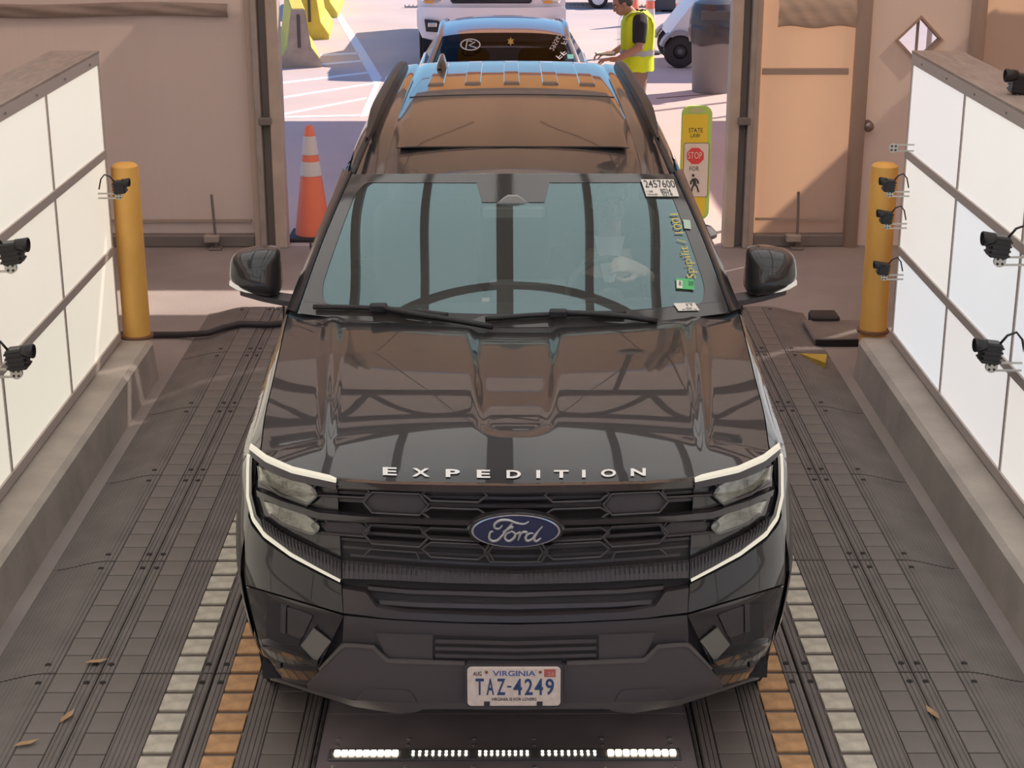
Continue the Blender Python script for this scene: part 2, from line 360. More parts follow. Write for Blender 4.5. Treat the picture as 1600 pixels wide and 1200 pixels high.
# ---------------------------------------------------------------- floor: scanner pit with its light bar
pit = empty('undercarriage_scanner', (0, 5.28, FZ), 'dark metal floor plate with a glowing bar of lights under the bumper', 'floor scanner')
gloss = M('dark_plate', (.27, .235, .25), .45, .0, noise=(3, .2))
MB().box(-.685, .685, -.16, .30, 0, .045, .004).build('plate', gloss, pit)
MB().box(-.685, .685, -2.4, -.165, 0, .043, .004).build('plate', gloss, pit)
MB().box(-.685, .685, .305, 4.2, 0, .043, .004).build('plate', gloss, pit)
MB().box(-.645, .63, -.038, .038, .044, .056, .004).build('light_housing', M('led_housing', (.09, .085, .09), .3), pit)
led = M('led', (1, 1, 1), .3, emit=(1., .93, .80), es=9); led2 = M('led_warm', (1, 1, 1), .3, emit=(1., .86, .62), es=12)
segs = [(-.625, -.39, 9, led2), (-.350, -.135, 9, led), (-.108, .085, 9, led), (.118, .330, 9, led), (.362, .615, 9, led2)]
lm = {}
for a, b, n, m in segs:
    for i in range(n):
        x = lerp(a, b, (i+.5)/n)
        for yy in ((0,) if m is led2 else (-.010, .010)):
            key = (m.name,); 
            if key not in lm:
                mb = MB(); 
                if m is led2: mb.box(-.011, .011, -.017, .017, 0, .006, .003)
                else: mb.box(-.0045, .0045, -.0045, .0045, 0, .004, .0015)
                lm[key] = mb.mesh('led'); lm[key].materials.append(m)
            link('led', lm[key], None, pit, (x, yy, .056))
sm = MB().lathe([(.008, 0), (.008, .004), (.004, .006)], 8).mesh('screw'); sm.materials.append(M('bright_screw', (.7, .68, .66), .3, .9))
for x in (-.62, -.36, -.12, .10, .35, .60):
    for y in (-.075, .075, .12): link('screw', sm, None, pit, (x, y, .045))
for s in (-1, 1): MB().box(s*.692-.006, s*.692+.006, -2.4, 4.2, 0, .052, .004).build('edge_trim', M('worn_edge', (.16, .15, .15), .4, .6, noise=(20, .4)), pit)
# ---------------------------------------------------------------- rubber ramp mats
rubber = M('black_rubber', (.158, .138, .130), .7, noise=(5, .16), bump=(120, .12))
padm = M('rubber_pad', (.168, .147, .138), .65, noise=(4, .12))
whitep = M('worn_white_tile', (.52, .48, .40), .7, noise=(14, .25))
orangep = M('worn_orange_tile', (.54, .31, .15), .7, noise=(14, .25))
holem = M('hole_shade', (.012, .011, .012), .8)  # near-black paints the shade of holes onto solid raised discs
MLEN = 1.065
def mat_profile(kind):
    "(x outward from inner edge, z) with ribs"
    W_ = .453 if kind != 'C' else .47
    rec = {'A': [(.058, .178), (.265, .392)], 'B': [(.052, .165), (.29, .402)], 'C': [(.06, .176)]}[kind]
    pts = [(0, FZ), (0.004, -.004)]; x = .008
    while x < W_-.006:
        inrec = next((r for r in rec if r[0] <= x < r[1]), None)
        top = 0.
        if kind == 'C' and x > .20: top = -.048*sstep(.20, .47, x)
        if inrec: pts += [(inrec[0]+.001, -.009), (inrec[1]-.001, -.009)]; x = inrec[1]+.001; continue
        nx = min(x+.018, W_-.004)
        for r in rec:
            if x < r[0] < nx: nx = r[0]
        d = .0035 if kind != 'C' else .0035*(1-sstep(.26, .38, x))
        pts += [(x+.003, top), (max(x+.003, nx-.003), top), (nx, top-d)]; x = nx+.001
    pts += [(W_-.002, -.004 if kind != 'C' else -.047), (W_, FZ)]
    return pts, rec, W_
mesh_cache = {}
def ramp_mat(kind, x_in, s, y0, label, tiles=True):
    "s = -1 left of the lane, +1 right; x_in the inner edge"
    pts, rec, W_ = mat_profile(kind)
    t = empty('ramp_mat', (x_in, y0, 0), label, 'ramp mat', 'rubber ramp mats beside the vehicle')
    flip = -1 if kind == 'A' else 1
    def X(x): return s*(x if kind != 'A' else W_-x)
    k = (kind, s)
    if k not in mesh_cache:
        b = MB().loft([[(X(x), y, z) for x, z in pts] for y in (.006, MLEN-.006)], True, True).mesh('mat_body'); b.materials.append(rubber)
        P = MLEN/7; pads = []
        for r in rec:
            is_t = r[0] < .1 and kind != 'C'
            cx_ = X((r[0]+r[1])/2); hw = (r[1]-r[0])/2-.0022
            m = MB().box(-hw, hw, -.060 if is_t else -.0725, .060 if is_t else .0725, -.009, .0030 if is_t else .0005, .002).mesh('tile' if is_t else 'pad')
            m.materials.append((whitep if kind == 'B' else orangep) if is_t else padm); pads.append((m, cx_, 'tile' if is_t else 'pad'))
        hl = MB().lathe([(.013, 0), (.013, .0025)], 10).mesh('hole_shade'); hl.materials.append(holem)
        mesh_cache[k] = (b, pads, hl)
    b, pads, hl = mesh_cache[k]
    link('mat_body', b, None, t)
    for m, cx_, nm in pads:
        for i in range(7): link(nm, m, None, t, (cx_, MLEN*(i+.5)/7, 0))
    for x in ((.035, .425) if kind != 'C' else (.035, .225)):
        for y in (.075, MLEN-.075): link('hole_shade', hl, None, t, (X(x), y, -.0005 if not (kind == 'C' and x > .2) else -.002))
    return t
ORD = ['nearest', 'second', 'third', 'fourth', 'fifth', 'sixth', 'seventh']
KN = {'A': 'inner ramp mat with orange tiles', 'B': 'middle ramp mat with white tiles', 'C': 'outer sloping ramp mat'}
for s, side in ((-1, 'left'), (1, 'right')):
    for kind, xi in (('A', .703), ('B', 1.158), ('C', 1.611)):
        for r in range(6):
            y0 = 4.83+MLEN*r
            t = ramp_mat(kind, s*xi, s, y0, f'{KN[kind]} {side} of the vehicle, {ORD[r]} from camera')
            if kind == 'C' and r == 4 and s > 0:
                q_ = [PZ(u, v, .003)-Vector((s*xi, y0, 0)) for u, v in ((1250, 552), (1292, 553.5), (1290, 567))]; MB().loft([[(p.x, min(p.y, MLEN-.004), z) for p in q_] for z in (-.046, .003)], True, True).build('yellow_end', M('yellow_wedge', (.55, .36, .05), .6, noise=(10, .2)), t)
# leaf litter
leaf_m = M('dry_leaf', (.42, .27, .15), .8)
for u, v, a in ((40, 1163, .4), (105, 1121, 1.2), (150, 1035, .2), (1457, 1115, 1.9)):
    p = PZ(u, v, .006); mb = MB(); n = 6
    L_ = [(-.045, 0, .002), (-.02, .012, .008), (.015, .013, .006), (.05, 0, .012), (.015, -.013, .006), (-.02, -.012, .008)]
    mb.add(L_+[(0, 0, .001)], [(0, 6, 1), (1, 6, 2), (2, 6, 3), (3, 6, 4), (4, 6, 5), (5, 6, 0)])
    o = mb.build('dry_leaf', leaf_m, None, p); o.rotation_euler = (0, 0, a)
    tag(o, {40: 'curled dry leaf at the far lower left on the mats', 105: 'dry leaf on the mat seam at lower left', 150: 'small dry leaf by a bolt hole on the left mats', 1457: 'dry twig on the right ramp mats'}[u], 'leaf')
# hose and blocks by the right curb, hose left
h = [PZ(u, v, z) for u, v, z in ((150, 522, FZ+.025), (231, 523, FZ+.025), (280, 523, FZ+.025), (305, 522, -.01), (326, 520, .012), (350, 512, .024), (375, 506, .026), (420, 507, .026), (470, 503, .026))]
tag(MB().tube(h, .022, 8).build('floor_hose', M('black_hose', (.04, .035, .037), .6), smooth=True), 'black hose lying across the floor behind the left yellow post', 'hose')
p = PZ(1287, 511, FZ); t = empty('wheel_block', p, 'small black rubber block on the floor near the right yellow post', 'block')
MB().box(-.09, .10, -.05, .12, 0, .09, .015).build('body', M('block_black', (.03, .027, .028), .6), t); MB().box(-.05, .05, -.055, -.045, .02, .06, .004).build('recess', holem, t)
p = PZ(1318, 540, FZ); t = empty('floor_plate', p, 'flat dark plate leaning on the floor beside the right curb', 'plate')
MB().box(-.20, .20, -.02, .42, 0, .055, .01).build('slab', M('slab_brown', (.19, .16, .145), .7, noise=(6, .2)), t); MB().box(-.19, .19, -.03, -.018, .0, .05, .004).build('edge', holem, t)
# ---------------------------------------------------------------- yellow posts
yel = M('yellow_post_paint', (.92, .50, .12), .55, noise=(5, .14, (1, 1, .4)))
for s, x, y, lab in ((-1, PZ(211, 530, .19).x, 9.88, 'left'), (1, PZ(1367, 521, .19).x, 9.98, 'right')):
    t = empty('bollard', (x, y, FZ), f'tall yellow steel bollard at the end of the {lab} light wall', 'bollard')
    zt = PY(191 if s < 0 else 1381, 254 if s < 0 else 254, y).z-FZ
    MB().lathe([(.083, 0), (.083, zt-.045), (.079, zt-.02), (.06, zt-.005), (.03, zt), (.001, zt+.001)], 24).build('post', yel, t, ang=40)
    MB().lathe([(.10, .235), (.10, .25), (.085, .255)], 20).build('collar', M('rusty_collar', (.2, .1, .05), .8), t)
# ---------------------------------------------------------------- inspection cameras on brackets
camb = M('camera_black', (.018, .017, .019), .4); camg = M('bracket_silver', (.55, .53, .48), .4, .6)
def insp_camera(pos, s, label, body=True, big=1., tilt=.35, second=False):
    "bracket reaches from the wall (local +s) towards the lane"
    t = empty('inspection_camera', pos, label, 'camera', 'small inspection cameras on the light walls')
    L_ = .16*big
    for dz in (-.018, .018):
        MB().box(min(0, s*L_), max(0, s*L_), -.006, .006, dz*big-.004, dz*big+.004).build('bracket_arm', camg, t)
    MB().lathe([(.028*big, -.008), (.028*big, .008)], 14, 'y').build('bracket_end', camg, t)
    for a in range(4): MB().lathe([(.006*big, -.011), (.006*big, -.007)], 8, 'y', (.016*big*math.cos(a*1.57+.78), 0, .016*big*math.sin(a*1.57+.78))).build('bolt', camb, t)
    if body:
        b = empty('camera_body', (0, 0, 0), None, None); b.parent = t
        bd = MB().box(-.045*big, .045*big, -.03*big, .05*big, .0, .10*big, .008*big).build('housing', camb, t)
        bd.location = (-s*.012*big, .01, .015*big); bd.rotation_euler = (0, s*tilt*.35, 0)
        for i in range(4): MB().box(-.048*big, .048*big, -.034*big, .054*big, .012*big+i*.022*big, .020*big+i*.022*big).build('fin', camb, bd)
        ln = MB().lathe([(.026*big, 0), (.03*big, .03*big), (.034*big, .055*big), (.030*big, .06*big), (.024*big, .05*big)], 16, 'x').build('lens', camb, t, smooth=True)
        ln.scale = (-s, 1, 1); ln.location = (-s*.03*big, 0, .105*big)
        cab = MB().tube([(s*.03*big, .0, .11*big), (s*.06*big, 0, .15*big), (s*.10*big, .0, .165*big), (s*.13*big, 0, .13*big), (s*.15*big, 0, .05*big)], .006*big, 6).build('cable', camb, t, smooth=True)
        bpy.data.objects.remove(b, do_unlink=True)
    return t
def wallx(s): return s*(2.37-.012)
cl_ = [(-1, 17, 418, 'black inspection camera at the left picture edge, upper one', 1.), (-1, 26, 583, 'black inspection camera on the lower left light wall near the curb', 1.),
       (-1, 186, 306, 'black inspection camera before the left yellow post', .75),
       (1, 1562, 408, 'upper black camera on the right light wall with looped cable', 1.), (1, 1549, 573, 'lower black camera on the right light wall with looped cable', 1.),
       (1, 1390, 303, 'topmost black camera before the right yellow post', .72), (1, 1386, 353, 'middle black camera before the right yellow post', .72), (1, 1381, 433, 'lowest black camera before the right yellow post', .72),
       (1, 1596, 152, 'black camera above the top of the right light wall', 1.)]
for s, u, v, lab, big in cl_:
    p = PX(u, v, s*(2.37-.14))
    if lab.startswith('black camera above'): p = PX(u, v, 2.5)
    insp_camera(p, s, lab, True, big)
insp_camera(PX(1396, 231, 2.37-.12), 1, 'bare silver camera bracket on the far edge of the right light wall', False)
# ================================================================ THE BLACK SUV (built in its own frame: y from the front bumper back)
CX, CF = .03, 4.85
suv = empty('suv', (CX, CF, 0), 'large glossy black SUV facing the camera with its light strips on', 'car')
paint = M('black_paint', (.022, .021, .023), .3, coat=1., spec=.2)
plastic = M('black_plastic', (.060, .054, .060), .42)
gloss_b = M('gloss_black_trim', (.028, .026, .029), .12, coat=.6)
matte_b = M('matte_black', (.026, .024, .028), .7)
skid = M('dark_grey_plastic', (.086, .077, .084), .45)
lipm = M('grey_lip', (.125, .115, .115), .45)
chrome = M('chrome', (.75, .75, .75), .12, 1.)
rubber_t = M('tyre_rubber', (.025, .024, .025), .75, bump=(60, .2))
ORI = Vector((CX, CF, 0))
def hit(u, v, fn, t0=3., t1=14., st=.02):
    d = ray(u, v); t = t0; p = CAM+d*t-ORI; a = fn(p)
    while t < t1:
        t2 = t+st; q = CAM+d*t2-ORI; b = fn(q)
        if (a < 0) != (b < 0):
            lo, hi = t, t2
            for _ in range(22):
                m = (lo+hi)/2; c = fn(CAM+d*m-ORI)
                if (c < 0) == (a < 0): lo = m
                else: hi = m
            return CAM+d*lo-ORI
        t, a = t2, b
    raise ValueError('no hit %s %s' % (u, v))
NP, BP = 2.6, .75
W_t = smooth_tab([(.28, .93), (.42, .965), (.6, .992), (.8, 1.0), (.95, .99), (1.1, .965), (1.2, .955), (1.3, .945)])
P_t = smooth_tab([(.28, .16), (.35, .10), (.42, .05), (.5, .03), (.66, .008), (.71, .0), (.78, .018), (.86, .050), (.93, .070), (1.0, .076), (1.06, .078), (1.14, .086), (1.2, .104), (1.3, .13)])
def plan(x, W): 
    r = min(.9999, abs(x)/W); return BP*(1-(1-r**NP)**(1/NP))
def face_y(x, z): return P_t(z)+plan(x, W_t(z))
def face_fn(off): return lambda p: (p.y+off)-face_y(p.x, p.z) if abs(p.x) < .985 else (p.y+off)-face_y(.985, p.z)
def onface(u, v, off=0.): return hit(u, v, face_fn(off))
zc_t = smooth_tab([(.08, 1.172), (.12, 1.186), (.2, 1.209), (.4, 1.250), (.7, 1.291), (1.0, 1.322), (1.3, 1.345), (1.6, 1.362), (1.9, 1.37)])
def hood_z(x, y):
    c = lerp(.10, .05, min(1, max(0, (y-.45)/.65))); ax = abs(x)
    z = zc_t(y)-c*(ax/.88)**2.4
    # U-shaped recess in the middle
    wU = lerp(.112, .160, min(1, max(0, (y-.45)/.8)))
    dx, dy = ax-(wU-.08), (.395+.08)-y
    d = math.hypot(max(dx, 0), max(dy, 0))-.08 if (dx > 0 and dy > 0) else max(dx, dy)-.08
    z -= lerp(.008, .017, sstep(.45, .8, y))*(1-sstep(-.030, .026, d))
    # long ridge on each side
    cr = lerp(.640, .705, (y-.45)/.85); hw = lerp(.024, .055, min(1, max(0, (y-.35)/.9)))
    k = (ax-cr)/hw
    if abs(k) < 1: z += .016*sstep(.30, .75, y)*(1-sstep(1.40, 1.62, y))*(1-k*k)**2
    return z
def hood_front(x): return .105+plan(x, .965)
def hood_rear(x): return 1.31+.37*(abs(x)/.914)**2.2
xs_t = smooth_tab([(.3, .86), (.47, .866), (.69, .880), (1.07, .886), (1.68, .914), (1.9, .92)])
def onhood(u, v, off=0.): return hit(u, v, lambda p: p.z-off-hood_z(p.x, max(.05, p.y)))
# ---- bands: a strip between two pixel polylines laid on a surface
def band_pts(top, bot, nu, nv, fn, off, sub=None):
    a, b = resample(top, nu), resample(bot, nu); rows = []
    for j in range(nv):
        t = j/(nv-1); rows.append([fn(lerp(p[0], q[0], t), lerp(p[1], q[1], t), off if not callable(off) else off(i/(nu-1), t)) for i, (p, q) in enumerate(zip(a, b))])
    return rows
def solid(b, rows, thick, flipx=False):
    s = -1 if flipx else 1
    fr = [[(s*p.x, p.y, p.z) for p in r] for r in rows]; bk = [[(s*p.x, p.y+thick, p.z) for p in r] for r in rows]
    nv, nu = len(fr), len(fr[0])
    b.grid(fr); b.grid(bk)
    edge = lambda R_: R_[0]+[R_[j][-1] for j in range(1, nv)]+R_[-1][-2::-1]+[R_[j][0] for j in range(nv-2, 0, -1)]
    b.loft([edge(fr), edge(bk)])
def band(name, top, bot, mat, off=0., thick=.02, nu=24, nv=5, both='pair', parent=None, fn=None, flat=False):
    rows = band_pts(top, bot, nu, nv, fn or onface, off); out = []
    if both == 'join':
        full = [[Vector((-p.x, p.y, p.z)) for p in r[:-1]][::-1] for r in rows]
        full = [r[:-1]+[Vector((0., r[-1].y, r[-1].z))]+f for r, f in zip(rows, full)]
        b = MB(); solid(b, full, thick); out = [b.build(name, mat, parent or suv, ang=35)]
    elif both == 'pair':
        for f in (False, True):
            b = MB(); solid(b, rows, thick, f); out.append(b.build(name, mat, (parent[int(f)] if isinstance(parent, list) else parent) or suv, ang=35))
    else:
        b = MB(); solid(b, rows, thick); out = [b.build(name, mat, parent or suv, ang=35)]
    return out
# ---- backing of the front end
rows = []
for j in range(24):
    z = lerp(.34, 1.165, j/23); rows.append([(x, face_y(x, z)+.035+(.04 if .97 < z < 1.12 else 0), z) for x in [.945*W_t(z)*(-1+2*i/60) for i in range(61)]])
MB().grid(rows).build('front_core', matte_b, suv, smooth=True)
# ---- hood
rows = []
nx, ny = 180, 120
for j in range(-3, ny+1):
    b_ = max(0, j/ny); row = []
    for i in range(nx+1):
        a_ = -1+2*i/nx; x = a_*.87
        for _ in range(6):
            y = lerp(hood_front(x), hood_rear(x), b_); x = a_*xs_t(y)
        z = hood_z(x, y)
        if j < 0: y, z = y-.006*(-j)**.5+.006*(j == -3), z-.012*(-j)
        row.append((x, y, z))
    rows.append(row)
MB().grid(rows).build('hood', paint, suv, smooth=True)
# ---- front end panels (pixel outlines of the left half of the photo, mirrored)
CTR = 802.5
band('bumper_corner', [(381, 770), (383, 792), (393, 822), (413, 846), (455, 875), (497, 897), (533, 914)], [(384, 914), (390, 915), (396, 917), (440, 930), (481, 942), (515, 952), (536, 958)], paint, 0, .03, 40, 10)
band('bumper_bar', [(535, 920), (572, 926), (588, 949), (635, 957), (720, 961), (CTR, 963)], [(537, 958), (572, 962), (600, 966), (650, 969), (720, 972), (CTR, 973)], M('satin_black_bar', (.045, .038, .042), .38), .002, .03, 40, 5, 'join')
def rib(i, t): return .010+(.004 if int(round(i*159)) % 4 < 2 else -.002)
band('grille_surround', [(406, 812), (440, 837), (480, 857), (533, 880)], [(411, 829), (450, 859), (497, 885), (533, 905)], plastic, lambda i, t: .012+(.005 if int(round(i*95)) % 4 < 2 else -.003)*(1-t), .025, 96, 3)
band('grille_surround', [(535, 880), (600, 886), (700, 893), (CTR, 897)], [(535, 904), (600, 906), (700, 911), (CTR, 913)], plastic, lambda i, t: .012+(.005 if int(round(i*143)) % 4 < 2 else -.003)*(1-t), .025, 144, 3, 'join')
band('intake_slat', [(575, 916), (640, 922), (CTR, 926)], [(575, 922), (640, 928), (CTR, 933)], plastic, -.02, .02, 20, 3, 'join')
band('intake_slat', [(592, 938), (660, 942), (CTR, 945)], [(594, 945), (660, 949), (CTR, 952)], plastic, -.02, .02, 20, 3, 'join')
band('grille_top_trim', [(529, 751), (600, 756), (700, 758), (CTR, 759)], [(529, 763), (600, 766), (700, 769), (CTR, 770)], gloss_b, .006, .03, 30, 4, 'join')
hl = [empty('headlight', (0, 0, 0), None, None) for _ in range(2)]
for h in hl: h.parent = suv
drl = M('light_strip', (.55, .54, .48), .3, emit=(1., .94, .74), es=.38)
band('housing', [(392, 713), (420, 731), (460, 749), (527, 763)], [(395, 800), (409, 812), (440, 836), (533, 878)], gloss_b, -.022, .02, 30, 8, 'pair', hl)
band('light_strip', [(390, 697), (415, 716), (456, 734), (525, 750)], [(389, 702), (415, 722), (456, 739.5), (525, 754.5)], drl, .006, .03, 30, 3, 'pair', hl)
band('strip_trim', [(390, 702.5), (415, 722.5), (456, 740), (525, 755)], [(391, 712), (415, 733), (456, 751), (525, 765)], plastic, .006, .03, 30, 3, 'pair', hl)
inner = [(390, 714), (389, 735), (389, 776), (397, 809), (415, 834), (455.5, 864.5), (496.5, 887.5), (532, 906)]
outer = [(385.5, 712), (384.5, 735), (384.5, 777), (393, 813), (412, 839.5), (454, 870), (496, 892), (531, 910)]
band('light_strip', inner, outer, drl, .008, .02, 48, 3, 'pair', hl)
band('strip_trim', [(p[0]+4, p[1]-4) for p in inner], inner, gloss_b, .004, .02, 48, 3, 'pair', hl)
reflm = M('lamp_reflector', (.80, .79, .74), .25, .35, noise=(40, .35, (1, 1, 2)))
lensm = glassmat('lamp_lens', (.85, .86, .84), (1, 1, 1), .04)
up_t, up_b = [(404, 729), (440, 741), (470, 752), (487, 761), (494, 771)], [(407, 752), (436, 771), (462, 781), (480, 788), (494, 775)]
lo_t, lo_b = [(413, 784), (448, 793), (470, 801), (485, 810), (498, 822)], [(422, 804), (440, 818), (465, 828), (488, 836), (498, 826)]
for tp, bt in ((up_t, up_b), (lo_t, lo_b)):
    band('reflector', tp, bt, reflm, -.012, .006, 16, 6, 'pair', hl)
    ctr = (sum(p[0] for p in tp+bt)/10, sum(p[1] for p in tp+bt)/10)
    grow = lambda P: [(ctr[0]+(p[0]-ctr[0])*1.05, ctr[1]+(p[1]-ctr[1])*1.05) for p in P]
    band('lens', grow(tp), grow(bt), lensm, .004, .002, 16, 6, 'pair', hl)
    band('bezel', [(p[0], p[1]-4) for p in tp], tp, plastic, .0, .02, 16, 2, 'pair', hl)
    band('bezel', bt, [(p[0], p[1]+4) for p in bt], plastic, .0, .02, 16, 2, 'pair', hl)
    mid = [((p[0]+q[0])/2, (p[1]+q[1])/2) for p, q in zip(tp, bt)]
    band('projector', [(mid[1][0]-6, mid[1][1]-5), (mid[1][0]+10, mid[1][1]-4)], [(mid[1][0]-6, mid[1][1]+5), (mid[1][0]+10, mid[1][1]+8)], M('lamp_bright', (.9, .88, .82), .15, .9), -.008, .004, 6, 4, 'pair', hl)
band('grille_bar', [(400, 766), (440, 783), (497, 801), (560, 807), (650, 811), (738, 813)], [(402, 776), (440, 793), (497, 811), (560, 816), (650, 819), (738, 821)], gloss_b, .014, .03, 40, 4)
# honeycomb grille
def gpx(s, t): return (CTR-s, t-(8+9*(t-760)/130)*(abs(s)/270)**1.5)
for k in range(9):
    t = 776+13*k
    if 800 < t < 822: continue
    s1 = 296 if t < 800 else 300-max(0, t-830)*.9
    band('grille_slat', [gpx(s1*(1-i/10), t) for i in range(11)], [gpx(s1*(1-i/10), t+5) for i in range(11)], plastic, -.030, .02, 24, 2, 'join')
def hexa(sc_, t, hh, hl_=37, tip=51):
    return [(sc_-tip, t), (sc_-hl_, t-hh), (sc_+hl_, t-hh), (sc_+tip, t), (sc_+hl_, t+hh), (sc_-hl_, t+hh)]
ridge = M('grille_ridge', (.055, .050, .056), .35)
def ridge_tube(name, P, closed=True, r=.0042):
    for f in (1, -1):
        pts = []
        Q = P+[P[0]] if closed else P
        for (a, b) in zip(Q, Q[1:]):
            for i in range(4): pts.append((lerp(a[0], b[0], i/4), lerp(a[1], b[1], i/4)))
        pts.append(Q[-1])
        q = [onface(*gpx(max(s_, -60), t_), -.004) for s_, t_ in pts]
        MB().tube([(f*p.x, p.y, p.z) for p in q], r, 6).build(name, ridge, suv)
for sc_, t, hh in ((184, 793, 17), (184, 845, 16), (92, 775, 11), (92, 806, 9), (92, 838, 9), (92, 864, 12), (270, 776, 10), (270, 838, 12)):
    ridge_tube('grille_cell', hexa(sc_, t, hh, 37, 51 if sc_ < 250 else 45))
ridge_tube('grille_cell', [(-46, 864), (-37, 850), (37, 850), (46, 864), (37, 879), (-37, 879)])
ridge_tube('grille_cell', [(146, 884), (152, 870), (222, 870), (232, 880)], False)
pl = [gpx(s_, t_) for s_, t_ in ((231, 793), (221, 778), (147, 778), (137, 793))]; pb = [gpx(s_, t_) for s_, t_ in ((231, 793), (221, 808), (147, 808), (137, 793))]
band('grille_plate', pl, pb, plastic, -.016, .012, 16, 4)
pl = [gpx(s_, t_) for s_, t_ in ((300, 838), (292, 830), (240, 828), (226, 838))]; pb = [gpx(s_, t_) for s_, t_ in ((300, 838), (290, 850), (240, 850), (226, 838))]
band('grille_plate', pl, pb, plastic, -.016, .012, 16, 4)
# badge
def onplane(yl): return lambda u, v, off=0.: PY(u, v, CF+yl-off)-ORI
ec = onface(803, 822, .0); by = ec.y-.035
bc = Vector((0, by, ec.z)); HWb, HHb = .142, .056
def oval(s_, y): return [(HWb*s_*math.sin(2*math.pi*k/48), bc.y+y, bc.z+HHb*s_*math.cos(2*math.pi*k/48)) for k in range(48)]
em = MB().loft([oval(1.10, .03), oval(1.10, .006), oval(1.06, .0)], True, True).build('badge', gloss_b, suv, ang=40)
MB().loft([oval(1.0, .0), oval(1.0, -.006), oval(.955, -.007), oval(.95, -.002)]).build('badge_ring', M('satin_chrome', (.62, .62, .64), .25, .9), em, ang=40)
MB().loft([oval(.955, .0), oval(.95, -.004), oval(.6, -.0065), oval(.1, -.007)], True, True).build('badge_field', M('badge_blue', (.018, .028, .085), .25, coat=.5), em, ang=40)
def script(strokes, fn, r, mat, parent, name):
    for st in strokes:
        pts = []
        n = len(st)
        for i in range(n-1):
            p0, p1, p2, p3 = st[max(i-1, 0)], st[i], st[i+1], st[min(i+2, n-1)]
            for k in range(5):
                t = k/5; pts.append(tuple(.5*(2*b+(c-a)*t+(2*a-5*b+4*c-d)*t*t+(3*b-a-3*c+d)*t**3) for a, b, c, d in zip(p0, p1, p2, p3)))
        pts.append(st[-1])
        MB().tube([fn(*p) for p in pts], [r*(.6+.6*math.sin(math.pi*min(1, i/(len(pts)-1)*1.0))) for i in range(len(pts))], 6).build(name, mat, parent, smooth=True)
def bz(x, y): return (lerp(-HWb*1.0, HWb*1.0, (x-180)/1215), bc.y-.0085, bc.z+lerp(HHb, -HHb, (y-165)/390))
scr = M('badge_script', (.50, .50, .50), .35, .5)
script([[(965, 240), (900, 270), (800, 258), (690, 225), (580, 225), (505, 265), (500, 315), (560, 325), (605, 285)],
        [(740, 262), (680, 320), (610, 400), (540, 462), (470, 475), (425, 440), (440, 370), (480, 360)],
        [(610, 370), (670, 335), (740, 300), (730, 330)], [(720, 360), (660, 390), (640, 440), (690, 475), (760, 440), (780, 390), (730, 358), (700, 380)],
        [(770, 400), (830, 375), (850, 385), (815, 470)], [(825, 420), (880, 370), (935, 368), (925, 395)],
        [(1030, 385), (970, 385), (920, 430), (945, 472), (1010, 450), (1060, 390), (1150, 300)], [(1100, 350), (1040, 440), (1065, 478), (1130, 440)]], bz, .0042, scr, em, 'script')
# hood lettering
letm = M('letter_silver', (.80, .79, .77), .35, .2, emit=(.9, .9, .88), es=.0)
for ch, u0, u1, v0, v1, sk in (('E', 598, 620, 730, 742.5, .03), ('X', 644, 671, 731.5, 744.5, .02), ('P', 696.5, 718.5, 733, 745.5, .02), ('E', 745, 766, 734, 746.5, .01), ('D', 791.5, 814, 734.5, 747, 0),
                      ('I', 838, 844, 734.5, 747, 0), ('T', 865.5, 888.5, 734.5, 746.5, 0), ('I', 909.5, 915, 734, 746, -.01), ('O', 939, 962.5, 733, 745, -.02), ('N', 985.5, 1009, 731.5, 743.5, -.03)):
    put_text('letter', ch, lambda x, y: onhood(lerp(u0, u1, x), lerp(v1, v0, y)+(x-.5)*(u1-u0)*sk, .004), letm, suv, .03)
# lower fascia
pk = [empty('air_curtain', (0, 0, 0), None, None) for _ in range(2)]
for h in pk: h.parent = suv
band('pocket', [(385, 918), (400, 921), (440, 933), (481, 945), (537, 962)], [(417, 1054), (430, 1058), (450, 1064), (470, 1069), (484, 1072)], gloss_b, -.004, .03, 26, 10, 'pair', pk)
band('duct', [(418, 942), (450, 950), (488, 962)], [(416, 996), (440, 1006), (466, 1010)], matte_b, .000, .01, 12, 5, 'pair', pk)
band('vane', [(439, 946), (447, 948)], [(438, 988), (446, 990)], plastic, .006, .012, 4, 6, 'pair', pk)
band('duct_wall', [(449, 950), (470, 956), (488, 963)], [(449, 990), (468, 998), (474, 994)], plastic, .003, .01, 10, 5, 'pair', pk)
band('ledge', [(408, 1004), (440, 1018), (496, 1036)], [(410, 1011), (440, 1025), (494, 1043)], gloss_b, lambda i, t: .022-.014*t, .03, 14, 4, 'pair', pk)
band('deflector', [(470, 1009), (480, 996), (490, 982)], [(494, 1035), (508, 1014), (517, 1003)], M('reflection_grey', (.22, .215, .20), .3, .2), lambda i, t: .012-.006*t, .006, 8, 5, 'pair', pk)  # the grey stands in for lights reflected on this plate
band('sensor', [(431, 1036), (438, 1038)], [(431, 1044), (438, 1046)], plastic, .004, .01, 4, 4, 'pair', pk)
band('lower_panel', [(537, 962), (600, 968), (650, 971), (720, 974), (CTR, 976)], [(535, 1012), (600, 1034), (650, 1037), (720, 1039), (CTR, 1040)], plastic, -.010, .02, 30, 8, 'join')
band('panel_inset', [(587, 990), (640, 992), (676, 993)], [(605, 1030), (640, 1033), (676, 1033)], skid, -.004, .012, 12, 5)
for k in range(3):
    band('lower_slat', [(680, 1000+11*k), (CTR, 1003+11*k)], [(680, 1005+11*k), (CTR, 1008+11*k)], skid, .000, .02, 12, 2, 'join')
band('lower_opening', [(679, 994), (CTR, 997)], [(679, 1033), (CTR, 1036)], matte_b, -.006, .01, 12, 4, 'join')
